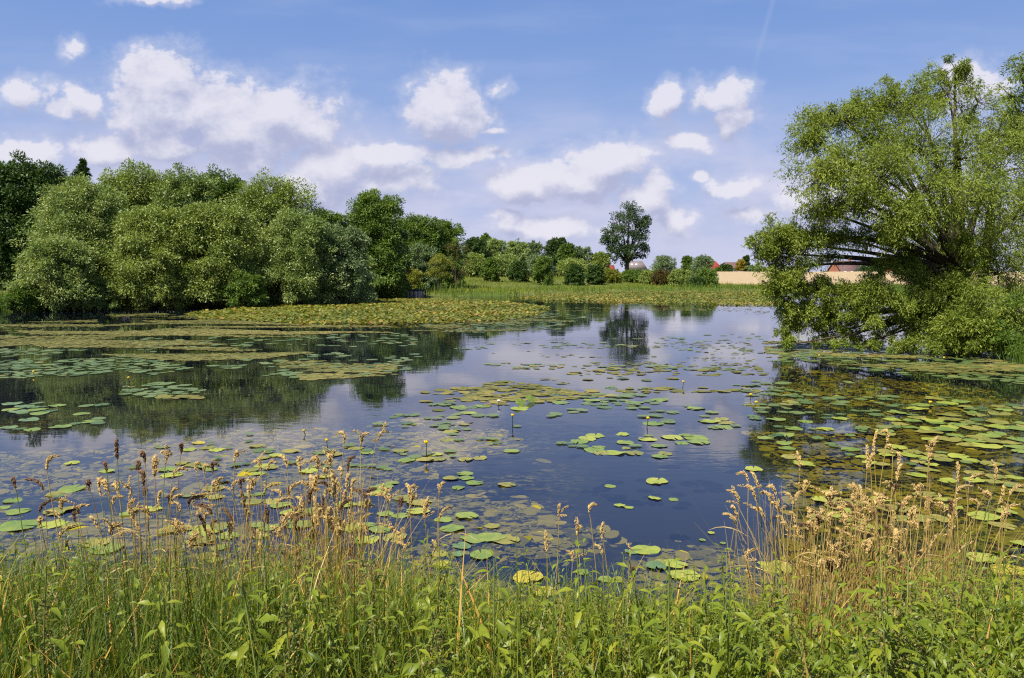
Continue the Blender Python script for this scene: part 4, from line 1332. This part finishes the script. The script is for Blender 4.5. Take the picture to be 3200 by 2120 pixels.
# yellow water lilies on their stalks
m, T, out = new_mat("yellow_petals")
b = T.n('ShaderNodeBsdfPrincipled')
b.inputs['Base Color'].default_value = (.75, .50, .01, 1)
b.inputs['Roughness'].default_value = .4
T.l(b.outputs[0], out.inputs[0])
M_PETAL = m
m2 = m.copy()
m2.name = "white_petals"
m2.node_tree.nodes['Principled BSDF'].inputs['Base Color'].default_value = (.8, .8, .74, 1)
M_DKSTALK = rough_mat("dark_stalk", (.02, .03, .012), (.05, .06, .02), 20, .6)


def flower_meshes(mat):
    V, F = [], []
    for k in range(5):                                 # five cupped sepals
        a = k * 2 * PI / 5
        rows = [(.006, 0, .35), (.019, .010, .62), (.024, .024, .60), (.019, .036, .42), (.010, .041, .2)]
        b0 = len(V)
        for (r, z, hw) in rows:
            for s in (-hw, 0, hw):
                V.append((math.cos(a + s) * r, math.sin(a + s) * r, z))
        for i in range(4):
            for j in range(2):
                q = b0 + i * 3 + j
                F.append((q, q + 1, q + 4, q + 3))
    b0 = len(V)
    for z, r in ((.002, .010), (.022, .014), (.030, .013), (.031, .004)):
        for k in range(8):
            V.append((math.cos(k * PI / 4) * r, math.sin(k * PI / 4) * r, z))
    for i in range(3):
        for k in range(8):
            F.append((b0 + i * 8 + k, b0 + i * 8 + (k + 1) % 8, b0 + i * 8 + 8 + (k + 1) % 8, b0 + i * 8 + 8 + k))
    return mesh("blossom", V, F, mat, smooth=True)


BL = {0: flower_meshes(M_PETAL), 1: flower_meshes(m2)}
FL = [(1332, 1388, .15, 1.25, 0, "largest yellow water lily, on a dark stalk left of the middle"), (1602, 1302, .14, 1.1, 0, "yellow water lily on a dark stalk among the middle raft, left of the raised leaves"),
      (2025, 1311, .12, 1.1, 0, "yellow water lily on a leaning stalk at the right of the middle raft"), (1021, 1380, .08, 1.0, 0, "yellow-green water lily bud behind the tall dry seed heads"),
      (950, 1349, .05, .9, 0, "small yellow water lily farthest left of the three behind the seed heads"), (105, 1165, .06, 1.3, 0, "yellow water lily in the left raft, nearest the left edge"), (402, 1184, .06, 1.2, 0, "yellow water lily at the right of the left raft"),
      (2346, 1237, .06, 1.2, 0, "yellow water lily at the edge of the willow's reflection, upper one"), (2363, 1261, .05, 1.2, 0, "yellow water lily at the edge of the willow's reflection, lower one"),
      (2136, 1196, .10, 1.1, 0, "yellow water lily alone in the pale middle water"), (2907, 1261, .05, 1.2, 0, "yellow water lily on the dark reflection at the right"), (1559, 1257, .06, 1.2, 1, "white water lily left of the raised dark leaves"),
      (2950, 1121, .05, 1.3, 0, "yellow water lily under the willow, far right"), (2560, 1113, .05, 1.1, 0, "small yellow water lily under the willow's left limbs")]
for (u, v, hh, sc, kind, lab) in FL:
    x, y = ground_px(u, v, hh)
    rt = thing("water_lily", lab, "water lily", (x, y, 0), "water lilies")
    fo = link("blossom", BL[kind], rt, (0, 0, hh))
    fo.scale = (sc * .92,) * 3
    V, F = tubes([(bez((rng.normal(0, .03), .02, -.05), (0, 0, hh * .5), (0, 0, hh + .004), 4), [.006, .006, .005, .005])], 5)
    link("stalk", mesh("stalk", V, F, M_DKSTALK), rt)
# two dark leaves raised out of the water
for (u, v, lab) in ((1627, 1268, "dark glossy lily leaf folded upright, left of two raised leaves"), (1659, 1256, "dark glossy lily leaf sticking straight up, right of two raised leaves")):
    x, y = ground_px(u, v)
    me = PADM['green'][1].copy()
    me.materials[0] = M_PADS['green']
    o = link("lily_leaf", me, None, (x, y, .05))
    o.rotation_euler = (1.0, .35, .4)
    o.scale = (.8, .55, 1)
    tag(o, lab, "lily leaf", "raised lily leaves")

# ------------------------------------------------------------------ the near bank
SKY_U = [-800, 0, 300, 600, 950, 1100, 1300, 1450, 1800, 2200, 2500, 2900, 3200, 4200]
SKY_V = [1610, 1625, 1675, 1720, 1720, 1750, 1810, 1855, 1855, 1865, 1855, 1830, 1805, 1780]


def hmax(x, y):
    """how tall a plant at (x, y) may be to keep under the bank's top line in the photograph"""
    u = 1600 + FPX * np.asarray(x) / np.asarray(y)
    v = np.interp(u, SKY_U, SKY_V)
    b = (1060 - v) / FPX
    cp, sp = math.cos(PITCH), math.sin(PITCH)
    h = CAM_H + y * (-sp + b * cp) / (cp + b * sp) - height(x, y)
    thin = np.exp(-((u - 1020) / 95) ** 2) + .8 * np.exp(-((u - 2620) / 130) ** 2) + .5 * np.exp(-((u - 720) / 40) ** 2)     # worn gaps where the dry clumps stand
    return h * (1 - .62 * np.clip(thin, 0, 1) * ss(2.3, 3.0, y))


rng = np.random.default_rng(600)
n = 150000
x = rng.uniform(-4.4, 4.6, n)
y = rng.uniform(1.5, 4.25, n)
ok = (np.abs(x) < .78 * y + .5) & (pond_sd(x, y) > -.12)
x, y = x[ok], y[ok]
left = 1 - ss(-.6, 1.2, x)
p = (.24 + .76 * left) * (.35 + .9 * vnoise(x * 2.2, y * 2.2, 150))
ok = rng.random(len(x)) < p
x, y, left = x[ok], y[ok], left[ok]
hm = np.maximum(hmax(x, y), .08)
h = np.minimum(rng.uniform(.30, .80, len(x)), hm * (.55 + .62 * rng.random(len(x)) ** .8 + .22 * (rng.random(len(x)) < .05)))
w = rng.uniform(.004, .0105, len(x))
wide = rng.random(len(x)) < .06 + .08 * left
w[wide] *= 1.9
V, F = blades(rng, x, y, height(x, y) - .02, h * 1.08, w, .42, 5, .75)
tn = np.clip(.42 + .5 * (vnoise(x * 1.3, y * 1.3, 151) - .5) + rng.normal(0, .15, len(x)), 0, .86)
dead = rng.random(len(x)) < .07
tn[dead] = rng.uniform(.88, 1, dead.sum())
tag(link("bank_grass", mesh("bank_grass", V, F, M_GRASS, np.repeat(tn, 5))), "long green grass covering the near bank", "grass", kind="stuff")

# low leafy undergrowth between the nettles
n = 105000
x = rng.uniform(-4.2, 4.4, n)
y = rng.uniform(1.5, 4.15, n)
ok = (np.abs(x) < .76 * y + .4) & (pond_sd(x, y) > -.05) & (rng.random(n) < (.14 + .86 * ss(-1.0, .8, x)) * (.5 + .7 * vnoise(x * 2.5, y * 2.5, 160)))
x, y = x[ok], y[ok]
hm = np.maximum(hmax(x, y), .06)
z = height(x, y) + hm * np.minimum(.90, rng.beta(1.8, 1.9, len(x)))
d = rand_dir(rng, len(x), -.1)
nn = unit(rng.normal(0, .45, (len(x), 3)) + np.array([-.1, -.25, .9]))
L = rng.uniform(.016, .042, len(x))


def broad_leaves(p, d, n_, L, Wd):
    """a leaf of two folded halves with a drooping tip: four quads"""
    side = unit(np.cross(d, n_))
    up = unit(np.cross(side, d))
    L, Wd = L[:, None], Wd[:, None]
    ts = (0, .38, .72, 1.0)
    ws = (.12, 1.0, .62, .02)
    dr = (0, .05, -.02, -.2)
    rows = []
    for t, ww, q in zip(ts, ws, dr):
        c = p + d * L * t + up * L * q
        rows.append(np.stack([c - side * Wd * .5 * ww + up * L * .07 * ww, c, c + side * Wd * .5 * ww + up * L * .07 * ww], 1))
    V = np.stack(rows, 1).reshape(len(p), 12, 3)
    base = (np.arange(len(p)) * 12)[:, None]
    q = np.array([[r * 3 + j, r * 3 + j + 1, r * 3 + j + 4, r * 3 + j + 3] for r in range(3) for j in range(2)])
    return V.reshape(-1, 3), (base[:, :, None] + q[None]).reshape(-1, 4)


V, F = broad_leaves(np.stack([x, y, z], -1), d, nn, L, L * rng.uniform(.2, .42, len(x)))
tn = np.clip(.40 + .5 * (vnoise(x * 1.7, y * 1.7, 155) - .5) + rng.normal(0, .16, len(x)), 0, 1)
tag(link("undergrowth", mesh("undergrowth", V, F, M_NETTLE, np.repeat(tn, 6))), "low leafy undergrowth between the nettles", "undergrowth", kind="stuff")


def make_nettle(seed, H=.62, tassels=True):
    rg = np.random.default_rng(seed)
    root = bpy.data.objects.new("nettle", None)
    root.empty_display_size = .1
    COL.objects.link(root)
    tip = np.array([rg.normal(0, .05), rg.normal(0, .05), H])
    pth = bez((0, 0, -.04), (rg.normal(0, .03), rg.normal(0, .03), H * .5), tip, 8)
    V, F = tubes([(pth, np.linspace(.0030, .0012, 8))], 5)
    link("stem", mesh("stem", V, F, M_STEM, rg.uniform(0, 1, len(F))), root)
    P, D, N, L, Wd, Tn = [], [], [], [], [], []
    tasP, tasD = [], []
    npair = 17
    a0 = rg.uniform(0, PI)
    for i in range(npair):
        t = .12 + .88 * (i / (npair - 1)) ** .78
        k = t * 7
        j = min(6, int(k))
        c = pth[j] * (1 - (k - j)) + pth[j + 1] * (k - j)
        a = a0 + i * PI / 2 + rg.normal(0, .15)
        s = (.064 * (1 - .66 * max(0, (t - .6) / .4) ** 1.5)) * rg.uniform(.8, 1.15)
        for sgn in (0, PI):
            el = rg.uniform(-.6, .1) + .75 * max(0, t - .85) / .15 * .8
            d_ = np.array([math.cos(a + sgn) * math.cos(el), math.sin(a + sgn) * math.cos(el), math.sin(el)])
            P.append(c + d_ * s * .25)
            D.append(d_)
            N.append(np.array([0, 0, 1]) + rg.normal(0, .2, 3))
            L.append(s)
            Wd.append(s * rg.uniform(.27, .38))
            Tn.append(np.clip(.40 + .30 * t + rg.normal(0, .12), 0, 1))
            if tassels and .5 < t < .93 and i % 3:
                for q in range(2):
                    dd = d_ * .5 + rg.normal(0, .4, 3) + np.array([0, 0, -.55])
                    for e in range(8):
                        tasP.append(c + dd * .0085 * (e + .6) + rg.normal(0, .002, 3) + np.array([0, 0, -.0012 * e * e]))
    P, D, N = np.array(P), unit(np.array(D)), unit(np.array(N))
    V, F = broad_leaves(P, D, N, np.array(L), np.array(Wd))
    link("foliage", mesh("foliage", V, F, M_NETTLE, np.repeat(Tn, 6)), root)
    if tassels:
        tp = np.array(tasP)
        V = leaf_quads(np.repeat(tp, 2, 0), rand_dir(rg, len(tp) * 2), rand_dir(rg, len(tp) * 2), np.full(len(tp) * 2, .0075), np.full(len(tp) * 2, .0045))
        F = np.arange(len(V)).reshape(-1, 4)
        link("seed_sprays", mesh("seed_sprays", V, F, M_TASSEL, rg.random(len(F))), root)
    return root


NP = [make_nettle(700 + i, .62, i in (0, 1, 4)) for i in range(6)]
NX, NY = [], []
tries = 0
while len(NX) < 290 and tries < 20000:
    tries += 1
    y = rng.uniform(1.75, 4.0)
    x = rng.uniform(-.72 * y, .74 * y)
    if pond_sd(x, y) < .05 or rng.random() > .10 + .90 * ss(-.9, .7, x) + .3 * (x < -1.9):
        continue
    if any((x - a) ** 2 + (y - b) ** 2 < .0075 for a, b in zip(NX, NY)):
        continue
    NX.append(x)
    NY.append(y)
order = np.argsort(-np.array(NY))
used = set()


def nettle_label(x, y, t):
    u = 1600 + FPX * x / y
    side = "at the left end of the bank" if u < 700 else "under the left dry grasses" if u < 1300 else "below the open water" if u < 2250 else "under the right dry grasses" if u < 2900 else "at the right end of the bank"
    row = "high on the bank's edge" if y > 3.2 else "halfway down the bank" if y > 2.5 else "at the picture's bottom"
    return "%s nettle %s, %s" % ("tasselled" if t else "leafy", row, side), "%s nettles %s, %s" % ("tasselled" if t else "leafy", row, side)


for i in order:
    x, y = NX[i], NY[i]
    k = int(rng.integers(6))
    if y > 3.1 and 1300 < 1600 + FPX * x / y < 2400 and rng.random() < .6:
        k = (0, 1, 4)[int(rng.integers(3))]
    hm = float(hmax(np.array([x]), np.array([y]))[0])
    sc = float(np.clip(hm * rng.uniform(.78, 1.25) / .62, .40, 1.35))
    lab, grp_ = nettle_label(x, y, k in (0, 1, 4))
    loc = (x, y, zg(x, y))
    rot = (rng.normal(0, .10), rng.normal(0, .10), rng.uniform(0, 2 * PI))
    if k not in used:
        used.add(k)
        r = NP[k]
        r.location, r.rotation_euler, r.scale = loc, rot, (sc, sc, sc)
        tag(r, lab, "nettle", grp_)
    else:
        r = dup(NP[k], loc, rot, sc)
        tag(r, lab, "nettle", grp_)

# ------------------------------------------------------------------ dry grass stalks with seed heads


def spikelets(rg, axis_pts, n, rad, ln, wd, spread):
    """slim seeds packed round the last part of a stalk; octahedra of 8 faces"""
    k = len(axis_pts) - 1
    t = rg.random(n) ** .9
    f = t * k
    j = np.minimum(f.astype(int), k - 1)
    c = axis_pts[j] + (axis_pts[j + 1] - axis_pts[j]) * (f - j)[:, None]
    tg = unit(axis_pts[j + 1] - axis_pts[j])
    o = unit(np.cross(tg, rand_dir(rg, n)))
    env = np.sin(np.clip(t * .92 + .08, 0, 1) * PI) ** .6
    lobe = .55 + .45 * np.abs(np.sin(t * rg.uniform(9, 15) + rg.uniform(0, 3)))
    p = c + o * (rad * env * lobe * rg.random(n) ** .5)[:, None]
    d = unit(tg + o * spread + rg.normal(0, .15, (n, 3)))
    s1 = unit(np.cross(d, rand_dir(rg, n)))
    s2 = np.cross(d, s1)
    L = (ln * rg.uniform(.7, 1.3, n))[:, None]
    w = wd
    V = np.stack([p, p + d * L * .4 + s1 * w, p + d * L * .4 + s2 * w, p + d * L * .4 - s1 * w, p + d * L * .4 - s2 * w, p + d * L], 1)
    q = np.array([[0, 2, 1], [0, 3, 2], [0, 4, 3], [0, 1, 4], [5, 1, 2], [5, 2, 3], [5, 3, 4], [5, 4, 1]])
    F = (np.arange(n) * 6)[:, None, None] + q[None]
    return V.reshape(-1, 3), F.reshape(-1, 3), np.repeat(np.clip(rg.normal(.5, .22, n), 0, 1), 8)


STK = []                     # u, v of the tip, bend in px of the head, kind, head length px
C7 = [(575, 45, 0, 2, 115), (890, 70, 4, 2, 45), (280, 120, 40, 0, 90), (130, 235, -70, 2, 60), (835, 105, 22, 0, 80), (765, 130, 5, 1, 110), (700, 110, -12, 2, 70), (520, 165, -6, 2, 50), (680, 160, 0, 2, 70),
      (915, 185, 60, 0, 60), (980, 160, 6, 0, 60), (1030, 170, 14, 0, 50), (1075, 165, 6, 2, 50), (1170, 110, 14, 0, 45), (1250, 150, -30, 0, 55), (1355, 150, 36, 0, 55), (1380, 120, -30, 0, 80), (1480, 135, -8, 0, 80),
      (1540, 140, -20, 1, 40), (1650, 100, 14, 0, 90), (1678, 5, -10, 0, 80), (1810, 8, 28, 0, 90), (1905, 0, 46, 0, 60), (1535, 225, 0, 1, 90), (1562, 225, 4, 1, 90), (1625, 130, 3, 0, 60), (1740, 125, 18, 2, 90), (1720, 215, 6, 0, 90),
      (1200, 240, 4, 2, 60), (1190, 300, -10, 2, 95), (975, 360, -60, 2, 60), (1105, 380, -40, 2, 90), (1310, 370, -8, 2, 100), (1400, 440, 4, 0, 60), (1470, 325, -20, 0, 80), (1880, 275, -30, 0, 90), (2010, 265, -5, 1, 110),
      (2045, 270, 22, 0, 70), (2110, 330, 12, 1, 110), (2185, 255, 18, 0, 70), (2220, 370, 46, 0, 70), (2140, 545, 6, 0, 60), (1960, 545, -25, 0, 60), (515, 250, -20, 0, 60), (560, 265, -22, 0, 60), (620, 270, -30, 0, 60), (715, 285, 5, 2, 60),
      (1060, 255, 0, 0, 50), (900, 310, 60, 0, 50), (1000, 320, 55, 2, 60), (1210, 240, 50, 0, 60), (1375, 260, 60, 0, 50), (1440, 325, 60, 0, 60), (1600, 190, -6, 0, 60), (1675, 185, 2, 0, 70), (1590, 330, -18, 2, 110), (1660, 240, 8, 0, 110),
      (1640, 215, -6, 1, 90), (1700, 300, 10, 0, 80), (1820, 340, 10, 0, 60), (1830, 405, 50, 0, 50), (65, 240, -12, 2, 40), (380, 400, 0, 2, 40), (440, 250, -10, 2, 40), (700, 200, -6, 2, 90), (830, 320, 4, 2, 60), (660, 400, 4, 0, 60),
      (205, 430, 8, 0, 60), (330, 540, -18, 0, 60), (1280, 560, 4, 0, 50), (1550, 330, 0, 0, 90), (1470, 470, -10, 0, 60), (1380, 480, 8, 0, 60), (1760, 480, 12, 0, 60), (1230, 400, 12, 0, 60)]
C8 = [(75, 365, 2, 0, 70), (252, 360, 18, 0, 60), (180, 470, 10, 0, 60), (8, 500, -6, 0, 110), (290, 455, -4, 0, 90), (260, 560, -26, 0, 30), (118, 590, -18, 0, 30), (440, 670, -6, 2, 50), (415, 560, -8, 3, 30),
      (915, 290, -40, 0, 80), (960, 205, -40, 0, 60), (1028, 205, -30, 0, 90), (1010, 270, -36, 0, 90), (930, 370, -30, 0, 60), (890, 405, -40, 0, 60), (1110, 270, -34, 0, 60), (1250, 105, -12, 0, 110), (1290, 250, 4, 0, 80), (1190, 300, -30, 0, 80),
      (1400, 315, 0, 1, 60), (1440, 400, 30, 0, 40), (1460, 550, 34, 0, 60), (1490, 500, -24, 0, 70), (1512, 265, -24, 1, 80), (1560, 275, -14, 0, 90), (1592, 75, -3, 0, 130), (1622, 115, 4, 0, 90), (1641, 0, 3, 0, 140), (1670, 0, -14, 0, 80),
      (1690, 75, -26, 0, 60), (1750, 110, 4, 0, 80), (1758, 170, 14, 0, 100), (1765, 350, 18, 0, 60), (1722, 395, 4, 0, 70), (1868, 320, -34, 0, 80), (1938, 30, 30, 1, 110), (1912, 120, 8, 0, 60), (1935, 510, 24, 0, 80), (2040, 160, 2, 0, 110),
      (2170, 210, 60, 0, 60), (2110, 268, 60, 0, 60), (2170, 300, -26, 0, 50), (2105, 335, -24, 0, 60), (2214, 150, -4, 0, 110), (2266, 275, 24, 0, 100), (2365, 265, 60, 0, 70), (2338, 360, 60, 0, 60), (2110, 545, 60, 0, 60), (1862, 590, 40, 1, 40),
      (1960, 660, 50, 0, 50), (1742, 570, 34, 0, 60), (1600, 580, 4, 0, 50), (1640, 590, 12, 0, 50), (1330, 390, 10, 0, 60), (1360, 430, 20, 1, 60), (1220, 400, -16, 0, 70), (1240, 470, -12, 0, 60), (1310, 450, -6, 0, 60), (1150, 420, -26, 0, 60),
      (1180, 450, -20, 0, 60), (1080, 300, -34, 0, 60), (1060, 380, -26, 0, 60), (1130, 350, -20, 1, 60), (1520, 330, -16, 0, 60), (1580, 330, -10, 0, 60), (1680, 250, -30, 0, 60), (1650, 330, 10, 0, 60), (1830, 380, 20, 0, 60), (1900, 440, 12, 0, 60),
      (2000, 420, 4, 0, 70), (2050, 330, 20, 0, 70), (2290, 400, 30, 0, 60), (1040, 580, 30, 0, 40), (1000, 690, -30, 0, 30), (1480, 420, 4, 0, 40), (1540, 400, -8, 0, 60)]
for (a, b, bend, kd, hl) in C7:
    STK.append((a * .6337, 1350 + b * .6337, bend * .6337, kd, hl * .6337))
for (a, b, bend, kd, hl) in C8:
    STK.append((1700 + a * .6337, 1350 + b * .6337, bend * .6337, kd, hl * .6337))
rng = np.random.default_rng(800)
CL = [(1035, 3.25), (760, 3.4), (430, 3.5), (2560, 3.5), (2790, 3.5), (2990, 3.5)]
# extra heads that thicken the two clumps
for (uc, su, v0, v1, nn_) in ((1010, 110, 1500, 1720, 44), (720, 170, 1490, 1660, 26), (2580, 90, 1540, 1760, 30), (2800, 130, 1500, 1780, 32), (350, 190, 1540, 1700, 16)):
    for _ in range(nn_):
        STK.append((rng.normal(uc, su), rng.uniform(v0, v1), rng.normal(0, 22), int(rng.choice([0, 0, 0, 1, 2])), rng.uniform(28, 58)))
HN = {0: "slender buff", 1: "thick pale", 2: "dark brown", 3: "white-tipped"}
for (u, v, bend, kd, hl) in STK:
    d = rng.uniform(3.3, 3.95)
    tip = at_px(u, v, d)
    near = min(CL, key=lambda c: abs(c[0] - u))
    in_cl = abs(near[0] - u) < 260
    bu = u + (near[0] - u) * (.55 if in_cl else .1) * rng.uniform(.5, 1.1) + rng.normal(0, 14)
    bx = (bu - 1600) / FPX * d
    bz = zg(bx, d) - .03
    base = np.array([bx, d + rng.normal(0, .06), bz])
    pxm = d / FPX
    knee = np.array([tip[0] - bend * pxm * 1.25, d, tip[2] - max(hl, 40) * pxm * 1.15 - abs(bend) * pxm * .15])
    mid = base + (knee - base) * .6 + np.array([rng.normal(0, .03), 0, 0])
    p1 = bez(base, mid, knee, 9)
    p2 = bez(knee, knee + (knee - mid) * .35 * np.array([1, 1, .6]), tip, 7)
    pts = np.concatenate([p1[:-1], p2])
    hp = p2[1:] if abs(bend) < 50 else p2
    org = base.copy()
    who = ("the left end of the bank" if u < 250 else "the thin stand at the left" if u < 620 else "the loose left stand" if u < 900 else "the dense left clump" if u < 1210 else
           "the tuft beside the left clump" if u < 1500 else "the few lone middle stalks" if u < 2200 else "the arching left side of right clump" if u < 2560 else "the middle of the right clump" if u < 2900 else "the right end of the right clump")
    size = "tall" if v < 1450 else "medium" if v < 1570 else "short"
    rt = thing("grass_stalk", "%s dry stalk with %s head in %s" % (size, HN[kd], who), "grass stalk", tuple(org), "%s dry stalks with %s heads in %s" % (size, HN[kd], who))
    V, F = tubes([(pts - org, np.concatenate([np.linspace(.0032, .0018, 8), np.linspace(.0018, .0006, 7)]))], 5)
    st = link("stem", mesh("stem", V, F, M_STRAW if rng.random() < .8 else M_STEM, np.clip(rng.normal(.45 if kd != 2 else .2, .12, len(F)), 0, 1), smooth=True), rt)
    if rng.random() < .6:                                # a dry leaf blade hanging off the stalk
        a = pts[int(rng.integers(2, 7))]
        sgn = rng.choice([-1, 1])
        ln = rng.uniform(.08, .22)
        lp = bez(a, a + np.array([sgn * ln * .5, rng.normal(0, .04), ln * .35]), a + np.array([sgn * ln, rng.normal(0, .06), -ln * rng.uniform(-.2, .9)]), 6) - org
        wd_ = np.array([.001, .002, .0022, .0018, .0012, .0003])[:, None] * np.array([[0, .5, 1.0]])
        V = np.concatenate([lp - wd_, lp + wd_])
        F = np.array([[k, k + 1, 7 + k, 6 + k] for k in range(5)])
        link("leaf_blade", mesh("leaf_blade", V, F, M_STRAW, np.clip(rng.normal(.6, .2, 5), 0, 1)), rt)
    ns = {0: 130, 1: 250, 2: 160, 3: 50}[kd]
    rd = {0: .0062, 1: .0105, 2: .0085, 3: .0045}[kd]
    V, F, tn = spikelets(rng, hp - org, int(ns * (.5 + hl / 75)), rd, .016, .0019, .12)
    link("seed_head", mesh("seed_head", V, F, M_HEADB if kd == 2 else M_HEAD, tn), rt)
    if kd == 1 or (kd == 0 and rng.random() < .35):     # side branches of the head
        for _ in range(3 if kd == 1 else 2):
            a = hp[int(rng.integers(0, len(hp) - 2))]
            e = a + np.array([rng.normal(0, .035), rng.normal(0, .03), rng.uniform(.01, .05)])
            br = bez(a, (a + e) / 2 + [0, 0, .008], e, 4)
            V, F, tn = spikelets(rng, br - org, 40, .006, .010, .0019, .4)
            link("seed_branch", mesh("seed_branch", V, F, M_HEAD, tn), rt)

# dry straw in the clumps
X, Y, Hh = [], [], []
for (u, d), nn_, su in zip(CL, (560, 240, 180, 380, 380, 190), (60, 95, 120, 70, 100, 90)):
    for _ in range(nn_):
        uu, dd = rng.normal(u, su), d + rng.normal(0, .14)
        X.append((uu - 1600) / FPX * dd)
        Y.append(dd)
        Hh.append(rng.uniform(.45, 1.15))
X, Y, Hh = np.array(X), np.array(Y), np.array(Hh)
V, F = blades(rng, X, Y, height(X, Y) - .03, Hh, rng.uniform(.003, .007, len(X)), .24, 5, .5)
tag(link("dry_straw", mesh("dry_straw", V, F, M_STRAW, np.repeat(np.clip(rng.normal(.4, .2, len(X)), 0, 1), 5))), "dry ochre straw at the feet of the seed heads", "straw", kind="stuff")
